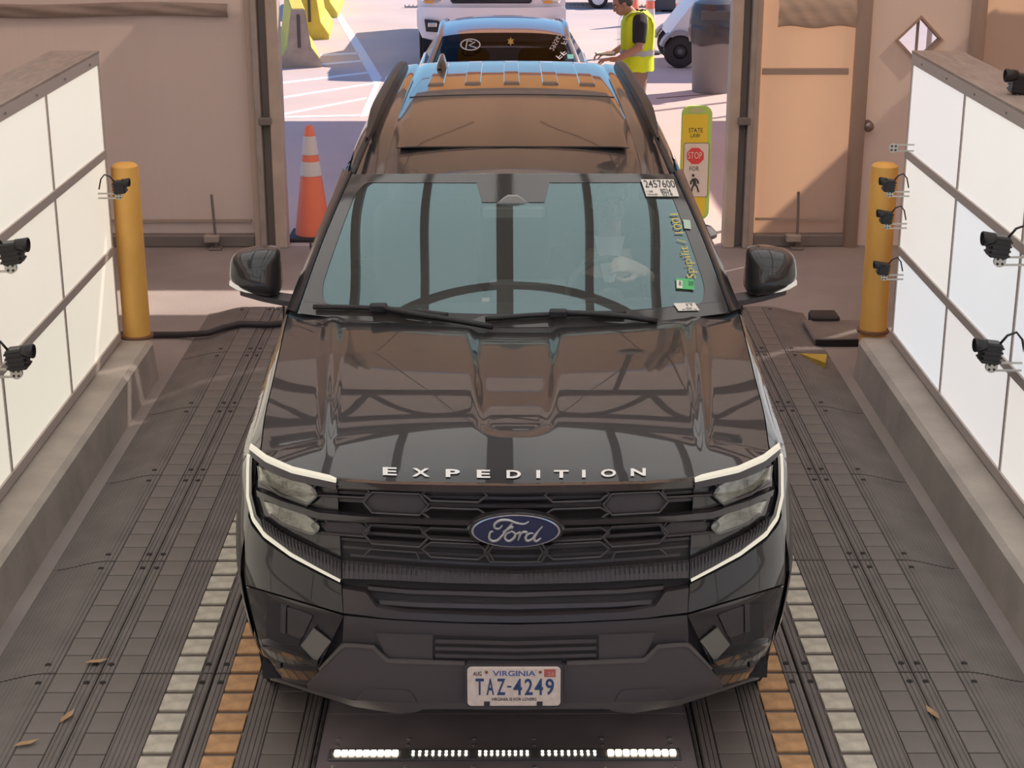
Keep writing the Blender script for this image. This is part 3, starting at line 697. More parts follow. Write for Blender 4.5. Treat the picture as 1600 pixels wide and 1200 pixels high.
band('skid_plate', [(480, 1071), (508, 1038), (535, 1008), (558, 1009), (582, 1012), (603, 1033), (660, 1037), (CTR, 1041)], [(481, 1076), (510, 1084), (540, 1091), (560, 1094), (585, 1096), (610, 1097), (660, 1098), (CTR, 1100)], skid, .006, .03, 60, 8, 'join')
band('skid_edge', [(497, 1046), (530, 1011), (536, 1007), (558, 1008), (584, 1010), (606, 1031), (726, 1035)], [(500, 1048), (533, 1015), (538, 1011), (558, 1012), (582, 1014), (604, 1036), (726, 1040)], lipm, .011, .01, 50, 2)
band('skid_pad', [(556, 1092), (572, 1076), (640, 1079), (650, 1095)], [(556, 1094), (575, 1094), (640, 1096), (651, 1097)], skid, .010, .01, 14, 3)
band('lip', [(419, 1056), (448, 1067), (478, 1076), (552, 1094), (650, 1098), (CTR, 1099)], [(423, 1063), (448, 1070), (478, 1080), (552, 1104), (621, 1115), (650, 1113), (662, 1108), (720, 1108), (CTR, 1109)], lipm, .002, .05, 50, 4, 'join')
# number plate
pty = -.012
lp = empty('license_plate', (0, 0, 0), None, None); lp.parent = suv; lp['label'] = 'worn white licence plate with blue lettering'
a, b_ = onplane(pty)(730, 1043), onplane(pty)(875.5, 1103)
def rrect(x0, x1, z0, z1, r, y, n=5):
    out = []
    for cx_, cz_, a0 in ((x1-r, z1-r, 0), (x0+r, z1-r, 90), (x0+r, z0+r, 180), (x1-r, z0+r, 270)):
        for k in range(n+1): t_ = R(a0+90*k/n); out.append((cx_+r*math.cos(t_), y, cz_+r*math.sin(t_)))
    return out
MB().loft([rrect(a.x-.008, b_.x+.008, b_.z-.008, a.z+.008, .012, pty+.05), rrect(a.x-.008, b_.x+.008, b_.z-.008, a.z+.008, .012, pty+.006)], True, True).build('holder', plastic, lp)
MB().loft([rrect(a.x, b_.x, b_.z, a.z, .014, pty+.006), rrect(a.x, b_.x, b_.z, a.z, .014, pty+.001), rrect(a.x+.003, b_.x-.003, b_.z+.003, a.z-.003, .012, pty)], True, True).build('plate', M('plate_white', (.74, .64, .575), .45, noise=(60, .10)), lp)
def pt_box(u0, u1, v0, v1): return lambda x, y: onplane(pty-.001)(lerp(u0, u1, x), lerp(v1, v0, y))
def zpx(x, y): return (720+x/9.41, 1030+y/9.41)
def ptxt(s, x0, x1, y0, y1, m):
    (u0, v0), (u1, v1) = zpx(x0, y0), zpx(x1, y1); return put_text('plate_lettering', s, pt_box(u0, u1, v0, v1), m, lp, .018)
blue = M('plate_blue', (.035, .075, .20), .5); ink = M('plate_ink', (.045, .04, .045), .5); vblue = M('plate_light_blue', (.09, .14, .36), .5)
for s, x0, x1 in (('T', 215, 340), ('A', 378, 490), ('Z', 530, 655), ('4', 772, 900), ('2', 938, 1058), ('4', 1085, 1210), ('9', 1245, 1372)): ptxt(s, x0, x1, 285, 528, blue)
ptxt('-', 682, 745, 392, 418, blue); ptxt('VIRGINIA', 468, 1098, 170, 250, vblue); ptxt('AUG', 180, 305, 182, 245, ink); ptxt('VIRGINIA IS FOR LOVERS', 445, 1112, 566, 612, ink)
def pquad(x0, x1, y0, y1, m, name, dy=.0015):
    (u0, v0), (u1, v1) = zpx(x0, y0), zpx(x1, y1); f_ = onplane(pty-dy); q = [f_(u0, v0), f_(u1, v0), f_(u1, v1), f_(u0, v1)]
    return MB().loft([[(p.x, p.y, p.z) for p in q], [(p.x, p.y+.002, p.z) for p in q]], True, True).build(name, m, lp)
pquad(1225, 1395, 150, 262, M('sticker_red', (.50, .13, .11), .5), 'month_sticker', .0008); ptxt('26', 1275, 1380, 185, 245, M('sticker_pink', (.6, .3, .26), .5))
for x0, x1 in ((340, 428), (1117, 1203)): pquad(x0, x1, 625, 690, ink, 'bolt_slot', .002)
for x, y in ((378, 188), (1168, 188)): (u, v) = zpx(x, y); p = onplane(pty-.001)(u, v); MB().lathe([(.005, 0), (.005, -.003), (.002, -.004)], 10, 'y', p).build('bolt', M('rust', (.22, .10, .07), .7), lp)
# ---- body sides with wheel arches
YW1, YW2, ZW, RA = 1.20, 4.26, .404, .47
def xside(y, z, r=0.):
    t = (y-P_t(z))/BP; W = W_t(min(z, 1.3))
    if t < 1: return W*(1-(1-max(0, t))**NP)**(1/NP)
    if y > 4.85: return W-.30*((y-4.85)/.45)**2.2
    return W+.018*math.exp(-((y-YW1)/.5)**2)*(z < 1.05)+.018*math.exp(-((y-YW2)/.55)**2)*(z < 1.05)
crest_t = smooth_tab([(.40, 1.06), (.55, 1.085), (.7, 1.105), (.97, 1.155), (1.24, 1.215), (1.75, 1.275), (2.2, 1.26), (5.3, 1.26)])
shut = lambda y: (xs_t(y)+.004, hood_z(xs_t(y), y))
ys = sorted(set([.43+.03*i for i in range(46)]+[1.8+.1*i for i in range(35)]+[YW2-RA+.03*i for i in range(33)]))
for s in (-1, 1):
    rows = []
    for y in ys:
        zb = .34
        for yw in (YW1, YW2):
            if abs(y-yw) < RA: zb = max(zb, ZW+math.sqrt(RA*RA-(y-yw)**2)*.98)
        if y < YW1-RA: zb = .40
        zt = crest_t(y); col = []
        for k in range(13):
            z = lerp(zb, zt-.03, k/12); col.append((s*(xside(y, z)-.0), y, z))
        xt = min(xside(y, zt-.03), .955)-.012
        col.append((s*xt, y, zt-.008))
        if y <= 1.75:
            sx, sz = shut(max(y, .47)); sx = min(sx, xt-.012); sz = max(sz, zt-.004) if y > .6 else sz
            col += [(s*lerp(xt, sx, .35), y, lerp(zt, sz, .55)), (s*sx, y, sz), (s*(sx-.004), y, sz-.03)]
        else: col += [(s*(xt-.012), y, zt), (s*(xt-.03), y, zt+.004), (s*(xt-.05), y, zt-.02)]
        rows.append(col)
    MB().grid(rows).build('body_side', paint, suv, ang=50)
    for yw in (YW1, YW2):
        arc = [(s*(xside(yw+RA*math.cos(a), ZW+RA*math.sin(a))+.004), yw+RA*math.cos(a), ZW+RA*.98*math.sin(a)) for a in [R(-8+196*i/24) for i in range(25)]]
        MB().tube(arc, .022, 8).build('wheel_arch_lip', plastic, suv, smooth=True)
        MB().lathe([(RA-.005, .56), (RA-.005, .96)], 32, 'x', (0, yw, ZW), cap=False).xf(Matrix.Scale(s, 4, (1, 0, 0))).build('wheel_well', matte_b, suv)
    for yy in (2.15, 3.22): MB().box(s*xside(yy, .8)-.006, s*xside(yy, .8)+.003, yy-.005, yy+.005, .42, 1.22).build('door_seam', matte_b, suv)
    for yy in (3.02, 4.02): MB().tube([(s*(xside(yy, 1.05)+.01), yy-.12, 1.05), (s*(xside(yy, 1.05)+.035), yy-.10, 1.055), (s*(xside(yy, 1.05)+.035), yy+.10, 1.055), (s*(xside(yy, 1.05)+.01), yy+.12, 1.05)], .013, 8).build('door_handle', paint, suv, smooth=True)
    MB().box(s*.93-.09, s*.93+.07, 1.5, 3.55, .30, .36, .02).build('running_board', plastic, suv)
    for yw in (YW1, YW2):
        wh = empty('wheel', (s*.85, yw, ZW), None, None); wh.parent = suv
        MB().lathe([(.27, -.13), (.36, -.14), (.395, -.115), (.40, -.06), (.40, .06), (.395, .115), (.36, .14), (.27, .13)], 40, 'x', cap=False).build('tyre', rubber_t, wh, smooth=True)
        MB().lathe([(.28, -.12), (.265, .0), (.27, .12), (.275, .125)], 32, 'x', cap=False).build('rim', M('rim_dark', (.05, .05, .052), .3, .7), wh, smooth=True)
        for k in range(6):
            an = 2*math.pi*k/6; MB().box(s*.09-.015, s*.09+.015, -.03, .03, .05, .27).xf(Matrix.Rotation(an, 4, 'X')).build('spoke', M('rim_dark'), wh)
        MB().lathe([(.06, s*.07), (.06, s*.11), (.03, s*.115)], 16, 'x').build('hub', M('rim_dark'), wh)
# rear end, floor pan
rows = []
for j in range(8):
    z = lerp(.36, 1.26, j/7); rows.append([(x, 5.30-.28*(abs(x)/.95)**3, z) for x in [.93*(-1+2*i/20) for i in range(21)]])
MB().grid(rows).build('tailgate', paint, suv, smooth=True)
MB().box(-.90, .90, .45, 5.1, .30, .36).build('floor_pan', matte_b, suv)
# ---- windshield, pillars, roof
def ws_base(x): return (1.36+.22*(abs(x)/.86)**2, 1.333-.006*(x/.86)**2)
def ws_top(x): return (2.15+.20*(abs(x)/.70)**2, 1.782-.042*(x/.70)**2)
def ws_pt(a, t):
    x = a*lerp(.868, .705, t); (y0, z0), (y1, z1) = ws_base(a*.868), ws_top(a*.705)
    bul = .028*math.sin(math.pi*t); return Vector((x, lerp(y0, y1, t)-bul*.5, lerp(z0, z1, t)+bul*.87))
def ws_fn(p):
    # signed: positive once behind the glass
    t = (p.z-1.33)/.45; t = max(-.3, min(1.2, t))
    for _ in range(3):
        a = max(-1.1, min(1.1, p.x/lerp(.868, .705, t))); q = ws_pt(a, t); t = max(-.3, min(1.2, t+(p.z-q.z)/.45))
    return p.y-ws_pt(a, t).y
def onglass(u, v, off=0.): 
    p = hit(u, v, ws_fn); return p+Vector((0, -.5*off, .87*off))
wsm = glassmat('windshield_glass', (.86, .92, .89), (.60, .92, 1.0), .070, 1.3, .10)
rows = [[ws_pt(-1+2*i/48, j/24) for i in range(49)] for j in range(25)]
MB().grid(rows).build('windshield', wsm, suv, smooth=True)
frit = M('frit_black', (.055, .051, .050), .08, spec=.75)
def glass_band(name, P, Q, mat, off=-.004, n=24, m=3, thick=.002):
    rows = band_pts(P, Q, n, m, lambda a, t, o: ws_pt(a, t)+Vector((0, -.5*o, .87*o)), off)
    b = MB(); solid(b, rows, thick); return b.build(name, mat, suv, smooth=False)
def rloop(a0, a1, t0, t1, ra, rt_, n=10):
    out = []
    for ca, ct, an in ((a1-ra, t1-rt_, 0), (a0+ra, t1-rt_, 90), (a0+ra, t0+rt_, 180), (a1-ra, t0+rt_, 270)):
        for k in range(n+1): q_ = R(an+90*k/n); out.append((ca+ra*math.cos(q_), ct+rt_*math.sin(q_)))
    dense = []
    for k in range(len(out)):
        p_, q_ = out[k], out[(k+1) % len(out)]; m = 14 if abs(p_[0]-q_[0])+abs(p_[1]-q_[1]) > .3 else 1
        dense += [(lerp(p_[0], q_[0], i/m), lerp(p_[1], q_[1], i/m)) for i in range(m)]
    return dense
def gl(a, t, o): return ws_pt(a, t)+Vector((0, -.5*o, .87*o))
fo_, fi_ = rloop(-.997, .997, .0, .995, .02, .02), rloop(-.925, .925, .07, .925, .07, .16)
MB().loft([[tuple(gl(*p, .0025)) for p in fo_], [tuple(gl(lerp(p[0], q[0], .5), lerp(p[1], q[1], .5), .0025)) for p, q in zip(fo_, fi_)], [tuple(gl(*p, .0025)) for p in fi_]]).build('frit_edge', frit, suv, smooth=True)
glass_band('sensor_frit', [(-.215, .93), (.215, .93)], [(-.175, .775), (.175, .775)], frit, .0025)
for s in (-1, 1):
    E0 = [ws_pt(s*1.0, t) for t in [i/12 for i in range(13)]]
    O = [Vector((s*x, y, z)) for x, y, z in ((.938, 1.70, 1.29), (.895, 1.87, 1.39), (.845, 2.06, 1.505), (.795, 2.28, 1.625), (.765, 2.50, 1.715))]
    O2 = []
    for i in range(13):
        f = i/12*4; k = min(3, int(f)); O2.append(O[k].lerp(O[k+1], f-k))
    rows = [E0, [e.lerp(o_, .25)+Vector((0, -.006, .012)) for e, o_ in zip(E0, O2)], [e.lerp(o_, .65)+Vector((s*.008, -.004, .022)) for e, o_ in zip(E0, O2)], O2, [o_+Vector((s*.006, .03, -.03)) for o_ in O2]]
    MB().grid([[tuple(p) for p in r] for r in rows]).build('a_pillar', paint, suv, smooth=True)
    MB().tube([tuple(e.lerp(o_, .12)+Vector((0, -.003, .010))) for e, o_ in zip(E0, O2)], .007, 6).build('pillar_seal', matte_b, suv, smooth=True)
zr_t = smooth_tab([(2.10, 1.770), (2.15, 1.782), (2.3, 1.808), (2.5, 1.834), (2.8, 1.859), (3.2, 1.879), (3.8, 1.894), (4.3, 1.897), (4.7, 1.892), (4.95, 1.882), (5.08, 1.872), (5.16, 1.855)])
sec = [(0, 0), (.15, -.001), (.3, -.004), (.42, -.008), (.5, -.012), (.545, -.016), (.555, -.024), (.568, -.024), (.578, -.017), (.63, -.024), (.68, -.045), (.72, -.075), (.745, -.11), (.765, -.15)]
def roof_sec(y):
    t = sstep(2.1, 2.9, y); z = zr_t(y); taper = lerp(1., .955, (y-2.3)/2.8)
    out = []
    for x, d in sec: out.append((x*taper, z+d*lerp(.9, 1., t)))
    return out
rows = []
for j in range(61):
    y = lerp(2.15, 5.16, j/60); half = roof_sec(y); row = []
    for x, z in [(-a, b) for a, b in half[::-1]]+half[1:]:
        d = .20*(abs(x)/.70)**2*(1-sstep(2.0, 3.5, y)/1.)/(1-sstep(2.0, 3.5, 2.15))
        row.append((x, y+d, z-.042*(min(abs(x), .7)/.70)**2*(1-sstep(2.15, 3.1, y))))
    rows.append(row)
MB().grid(rows).build('roof', paint, suv, ang=60)
def roof_z(x, y):
    h = roof_sec(y); return interp(h, abs(x))
glassdark = M('dark_roof_glass', (.008, .008, .009), .06, coat=.5)
pr = []
for j in range(21):
    y = lerp(2.50, 3.62, j/20); pr.append([(x, y+.05*(1-j/20)*(x/.5)**2, roof_z(x, y)+.0015-(.002 if i in (0, 24) else 0)) for i, x in enumerate([.515*(-1+2*i/24) for i in range(25)])])
MB().grid(pr).build('sunroof', glassdark, suv, smooth=True)
MB().tube([(x, 2.485+.05*(x/.5)**2, roof_z(x, 2.49)+.001) for x in [.52*(-1+2*i/20) for i in range(21)]], .0025, 5).build('sunroof_seal', matte_b, suv)
MB().tube([(x, 3.64, roof_z(x, 3.64)+.001) for x in [.52*(-1+2*i/20) for i in range(21)]], .003, 5).build('sunroof_seal', matte_b, suv)
for xr in (-.40, -.205, 0, .205, .40):
    b = MB(); rows = []
    for j in range(15):
        y = 3.95 if j == 0 else 4.96 if j == 14 else lerp(3.962, 4.95, (j-1)/12); e = .006 if 0 < j < 14 else -.002
        rows.append([(xr+dx, y, roof_z(xr+dx, y)+(e if k in (1, 2) else -.002)) for k, dx in enumerate((-.044, -.038, .038, .044))])
    b.grid(rows); b.build('roof_rib', paint, suv, ang=50)
for s in (-1, 1):
    ra = [(s*lerp(.665, .618, k/16), lerp(2.72, 4.92, k/16), roof_z(.65, lerp(2.72, 4.92, k/16))+.048*min(1, .15+k/4., (16-k)/1.2)+.010) for k in range(17)]
    b = MB(); b.loft([[(p[0]+dx*(.25, .6, .85)[min(k, 2)] if k < 3 else p[0]+dx, p[1], p[2]+dz*((.1, .5, .8)[k] if k < 3 else 1)) for dx, dz in ((-.024, -.062), (-.022, .008), (0, .018), (.022, .008), (.026, -.062))] for k, p in enumerate(ra)], True, True); rr = b.build('roof_rail', M('rail_black', (.014, .013, .015), .4), suv, ang=50)
    MB().tube([(s*lerp(.705, .668, k/6), lerp(2.37, 2.80, k/6), roof_z(lerp(.705, .668, k/6), lerp(2.37, 2.80, k/6))+.004-.030*(1-k/6)) for k in range(7)], .016, 8).build('roof_molding', M('rail_black'), suv, smooth=True)
    # side glass, door pillars, cant rail
    top = lambda y: (roof_sec(max(y, 2.45))[-1][0], roof_sec(max(y, 2.45))[-1][1]-.002)
    rows = []
    for y in [2.0+.1*i for i in range(31)]:
        zt = top(y); 
        if y < 2.5: k = (y-1.72)/.78; zt = (lerp(.93, .765, k), lerp(1.30, 1.71, k))
        rows.append([(s*lerp(.935, zt[0], t), y, lerp(1.26, zt[1], t)) for t in (0, .33, .66, 1)])
    MB().grid(rows).build('side_glass', glassmat('tinted_glass', (.60, .66, .63), (1, 1, 1), .03) if 'tinted_glass' not in MATS else MATS['tinted_glass'], suv, smooth=True)
    for y, wd_ in ((2.95, .10), (4.0, .09), (4.95, .16)):
        zt = top(y); MB().add([(s*.940, y-wd_/2, 1.25), (s*.940, y+wd_/2, 1.25), (s*(zt[0]+.006), y+wd_/2-.03, zt[1]), (s*(zt[0]+.006), y-wd_/2-.03, zt[1])], [(0, 1, 2, 3)]).build('door_pillar', gloss_b, suv)
MB().add([(-.90, 5.08, 1.26), (.90, 5.08, 1.26), (.72, 5.10, 1.75), (-.72, 5.10, 1.75)], [(0, 1, 2, 3)]).build('rear_glass', MATS['tinted_glass'], suv)
fin = MB().loft([[(-.39+dx*sc_*.035, 4.62+yy, roof_z(-.39, 4.7)+zz) for dx, yy in ((-1, .02), (-.7, -.10), (0, -.14), (.7, -.10), (1, .02), (.8, .10), (0, .13), (-.8, .10))] for sc_, zz in ((1, 0), (.85, .03))]+[[(-.39+dx*.012, 4.66+yy*.5, roof_z(-.39, 4.7)+.075) for dx, yy in ((-1, .02), (-.7, -.10), (0, -.14), (.7, -.10), (1, .02), (.8, .10), (0, .13), (-.8, .10))]], True, True).build('antenna_fin', gloss_b, suv, ang=60)
# ---- cowl, wipers
rows = []
for j in range(6):
    t = j/5; row = []
    for i in range(41):
        a_ = -1+2*i/40; x = a_*.90; y0 = hood_rear(x)-.02; p1 = ws_pt(a_*.99, .07); z0 = hood_z(x, hood_rear(x))-.025
        row.append((lerp(x, p1.x, t), lerp(y0, p1.y, t), lerp(z0, p1.z+.004, t)-.012*math.sin(math.pi*t)))
    rows.append(row)
MB().grid(rows).build('cowl', M('cowl_grey', (.045, .042, .045), .55), suv, smooth=True)
for i in range(18):
    x = -.66+1.32*i/17; y = hood_rear(x)+.012; z = hood_z(x, hood_rear(x))-.018
    MB().box(x-.022, x+.022, y-.008, y+.014, z-.004, z+.006).build('cowl_slot', matte_b, suv)
wm = M('wiper_black', (.014, .013, .015), .5)
for P, hubp, arm in (([(491, 485), (560, 486), (630, 490), (700, 498)], (592, 489), [(592, 489), (640, 499), (700, 508), (770, 520)]), ([(758, 504), (820, 499), (880, 496), (977, 495)], (872, 498), [(872, 498), (930, 500), (980, 504), (1026, 511)])):
    wp = empty('wiper', (0, 0, 0), None, None); wp.parent = suv
    MB().tube([onglass(u, v, .020) for u, v in resample(P, 14)], .011, 6).build('blade', wm, wp, smooth=True)
    MB().tube([onglass(u, v, .034) for u, v in resample(arm, 10)], [.012]*10, 6).build('arm', wm, wp, smooth=True)
    c_ = onglass(*hubp, .03); MB().box(c_.x-.035, c_.x+.035, c_.y-.02, c_.y+.02, c_.z-.016, c_.z+.016, .006).build('connector', wm, wp)
# ---- things stuck on the windshield
def affine(p00, p10, p01): return lambda x, y: (p00[0]+(p10[0]-p00[0])*x+(p01[0]-p00[0])*y, p00[1]+(p10[1]-p00[1])*x+(p01[1]-p00[1])*y)
def gquad(name, A, mat, off, parent=None):
    rows = [[onglass(*A(i/6, j/3), off) for i in range(7)] for j in range(4)]; b = MB(); b.grid([[tuple(p) for p in r] for r in rows]); return b.build(name, mat, parent or suv)
paper = M('paper_white', (.78, .74, .68), .6, emit=(1, .97, .9), es=.0); inkd = M('ink_dark', (.05, .05, .055), .6)
A = affine((1010, 309), (1061, 309), (1001, 282.5)); q = gquad('window_placard', A, paper, .008)
for s_, x0, x1, y0, y1 in (('2457600', .06, .99, .50, .95), ('1 OR', .05, .25, .22, .34), ('8024', .48, .80, .20, .44), ('DEALER', .05, .36, .05, .15), ('0218', .50, .82, .02, .20)):
    put_text('placard_text', s_, lambda x, y: onglass(*A(lerp(x0, x1, x), lerp(y0, y1, y)), .0095), inkd, q, .01)
A2 = affine((1057, 453), (1085, 455), (1056, 436.5)); q2 = gquad('inspection_sticker', A2, M('sticker_green', (.10, .50, .19), .6), .008)
put_text('sticker_text', '8', lambda x, y: onglass(*A2(lerp(.13, .28, x), lerp(.25, .70, y)), .0105), inkd, q2); put_text('sticker_text', '20', lambda x, y: onglass(*A2(lerp(.66, .95, x), lerp(.38, .75, y)), .0105), inkd, q2)
gquad('sticker_patch', affine((1057, 452), (1066, 453), (1057, 440)), paper, .0092, q2)
A3 = affine((1060, 488), (1093, 487), (1052, 476)); q3 = gquad('window_label', A3, paper, .008)
put_text('label_text', 'IT', lambda x, y: onglass(*A3(lerp(.55, .9, x), lerp(.55, .9, y)), .0095), inkd, q3); put_text('label_text', '-=-', lambda x, y: onglass(*A3(lerp(.2, .9, x), lerp(.1, .35, y)), .0095), inkd, q3)
gquad('window_label', affine((1069, 359), (1080, 360), (1067, 345)), M('pale_green', (.45, .6, .5), .6), .008)
chalk = M('yellow_marker', (.62, .50, .12), .7)
A4 = affine((1092, 437), (1064, 336), (1070, 437)); put_text('marker_writing', 'Spipilit / 1001', lambda x, y: onglass(*A4(x, y*.8), .008), chalk, suv)
# ---- door mirrors
mo = [(358.5, 409), (362, 401), (372, 395), (399, 389.5), (420, 389.5), (432, 392), (435, 400), (438, 430), (439.5, 455), (425, 459), (400, 456), (375, 448), (362, 440), (358.5, 430)]
for f in (1, -1):
    mr = empty('door_mirror', (0, 0, 0), None, None); mr.parent = suv
    ym = 1.92
    base = [onplane(ym)(u, v) for u, v in resample(mo+[mo[0]], 41)[:-1]]; c0 = sum(base, Vector())/len(base)
    rings = []
    for sc_, dy in ((.30, -.082), (.62, -.070), (.86, -.045), (.97, -.015), (1., .02), (.99, .07), (.93, .10), (.5, .10)):
        rings.append([(f*(c0.x+(p.x-c0.x)*sc_), ym+dy+(.42*(p.z-c0.z)*sc_ if dy < .03 else 0), c0.z+(p.z-c0.z)*sc_) for p in base])
    MB().loft(rings, True, True).build('housing', paint, mr, smooth=True)
    sg = [onplane(ym-.045)(u, v) for u, v in ((360, 437), (372, 443), (385, 447), (399, 449))]; sg2 = [onplane(ym-.045)(u, v) for u, v in ((360, 443), (372, 450), (385, 454), (398, 456))]
    b = MB(); b.loft([[(f*p.x, p.y-.028, p.z) for p in sg]+[(f*p.x, p.y-.030, p.z) for p in sg2[::-1]], [(f*p.x, p.y+.05, p.z) for p in sg]+[(f*p.x, p.y+.05, p.z) for p in sg2[::-1]]], True, True); b.build('turn_signal', M('signal_lens', (.75, .72, .65), .2, emit=(1., .95, .85), es=.25), mr)
    ap = [onplane(ym-.0)(u, v) for u, v in ((378, 452), (410, 461), (440, 467), (462, 470))]
    MB().loft([[(f*p.x, p.y+dy, p.z+dz) for dy, dz in ((-.05, -.012), (-.055, .01), (0, .028), (.05, .01), (.05, -.012), (0, -.03))] for p in ap], True, True).build('arm', skid, mr, ang=50)
    MB().add([(f*p.x, ym+.101, p.z) for p in [c0+(q_-c0)*.9 for q_ in base]], [tuple(range(40))]).build('mirror_glass', chrome, mr)
# ---- cabin
grey_in = M('cabin_grey', (.20, .20, .19), .8); pale_in = M('cabin_pale', (.42, .42, .37), .8); dark_in = M('cabin_dark', (.07, .07, .072), .7)
rows = [[(x, y, z-.05*(x/.8)**2) for x in [.82*(-1+2*i/16) for i in range(17)]] for y, z in ((1.42, 1.27), (1.6, 1.285), (1.85, 1.29), (2.0, 1.26), (2.05, 1.18), (2.06, .95))]
MB().grid(rows).build('dashboard', dark_in, suv, smooth=True)
MB().box(-.10, .22, 1.93, 2.0, 1.22, 1.36, .01).build('screen', dark_in, suv)
sw = empty('steering_wheel', (.42, 2.12, 1.22), None, None); sw.parent = suv
ring = [(.19*math.sin(2*math.pi*k/32), -.19*.32*math.cos(2*math.pi*k/32)*-1, .19*.95*math.cos(2*math.pi*k/32)) for k in range(33)]
MB().tube(ring, .016, 8).build('rim', dark_in, sw, smooth=True); MB().lathe([(.06, -.03), (.07, 0), (.05, .03)], 16, 'y').build('hub', dark_in, sw)
for dx in (-1, 1): MB().box(min(0, dx*.18), max(0, dx*.18), -.015, .015, -.02, .02, .005).build('spoke', dark_in, sw)
for xs_ in (-.42, .44):
    for yy in (2.75, 3.75):
        st = empty('seat', (xs_, yy, .36), None, None); st.parent = suv
        MB().box(-.26, .26, -.35, .2, .25, .50, .06).build('cushion', grey_in, st, ang=60)
        bk = MB().box(-.25, .25, -.07, .07, 0, .66, .05).build('backrest', grey_in, st, ang=60); bk.location = (0, .20, .46); bk.rotation_euler = (R(-12), 0, 0)
        MB().box(-.14, .14, .30, .40, 1.08, 1.26, .04).build('headrest', grey_in, st, ang=60)
MB().grid([[(x, y, roof_z(x, max(y, 2.5))-.06) for x in [.66*(-1+2*i/8) for i in range(9)]] for y in (2.45, 3.0, 3.8, 4.6, 5.0)]).build('headliner', pale_in, suv, smooth=True)
for s in (-1, 1):
    MB().add([(s*.86, 2.78, 1.22), (s*.86, 3.05, 1.22), (s*.72, 2.98, 1.74), (s*.72, 2.78, 1.74)], [(0, 1, 2, 3)]).build('pillar_trim', pale_in, suv)
    MB().tube([(s*.80, 2.40, 1.47), (s*.765, 2.40, 1.50), (s*.745, 2.45, 1.58), (s*.755, 2.50, 1.63)], .014, 6).build('grab_handle', pale_in, suv, smooth=True)
    MB().add([(s*.845, 1.70, 1.29), (s*.80, 1.9, 1.42), (s*.70, 2.4, 1.73), (s*.75, 2.5, 1.72), (s*.88, 1.95, 1.29)], [(0, 1, 2, 3, 4)]).build('pillar_trim', pale_in, suv)
    MB().box(s*.90-.03, s*.90+.01, 1.8, 4.9, .5, 1.24).build('door_card', grey_in, suv)
c_ = onglass(803, 341); MB().box(c_.x-.13, c_.x+.13, c_.y+.09, c_.y+.12, c_.z-.03, c_.z+.03, .012).build('rear_view_mirror', grey_in, suv)
c_ = onglass(801, 314); MB().prism([(c_.x-.075, c_.z-.012), (c_.x+.075, c_.z-.012), (c_.x+.02, c_.z+.022), (c_.x-.02, c_.z+.022)], c_.y-.012, c_.y+.02).build('sensor_housing', M('housing_grey', (.34, .33, .32), .6), suv)
MB().box(c_.x-.035, c_.x+.035, c_.y-.0, c_.y+.05, c_.z-.075, c_.z-.012, .008).build('mirror_stalk', dark_in, suv)
# ================================================================ PEOPLE
def ell(b, c, rx, ry, rz, n=14, m=9, rot=None):
    rings = []
    for j in range(1, m):
        t = math.pi*j/m-math.pi/2
        rings.append([Vector((rx*math.cos(t)*math.cos(2*math.pi*k/n), ry*math.cos(t)*math.sin(2*math.pi*k/n), rz*math.sin(t))) for k in range(n)])
    if rot: rings = [[rot @ p for p in r] for r in rings]
    c = Vector(c); b.loft([[tuple(p+c) for p in r] for r in rings], True, True)
def organic(b, name, mat, parent, voxel=.010, smooth=4):
    "one continuous skin grown over the overlapping forms"
    o = b.build(name, mat, parent)
    r = o.modifiers.new('skin', 'REMESH'); r.mode = 'VOXEL'; r.voxel_size = voxel; r.use_smooth_shade = True
    s = o.modifiers.new('smooth', 'SMOOTH'); s.factor = .5; s.iterations = smooth
    return o
def head(b, c, yaw, nod=0.):
    "c = centre of the skull; the face looks along local -y turned by yaw"
    Rm = Matrix.Rotation(yaw, 3, 'Z') @ Matrix.Rotation(nod, 3, 'X'); c = Vector(c)
    def e(p, rx, ry, rz, rot=None): ell(b, c+Rm @ Vector(p), rx, ry, rz, 16, 10, Rm if rot is None else Rm @ rot)
    e((0, .012, .03), .073, .092, .088); e((0, -.012, -.045), .062, .076, .075); e((0, -.045, -.088), .034, .038, .030)
    e((0, -.092, -.018), .013, .020, .028); e((0, -.103, -.035), .017, .014, .012)
    e((0, -.082, .028), .052, .016, .012)
    for s in (-1, 1): e((s*.076, .008, -.015), .010, .020, .032); e((s*.038, -.062, -.035), .024, .022, .024)
    e((0, -.086, -.063), .024, .010, .006); e((0, -.084, -.076), .020, .010, .007)
    return Rm, c
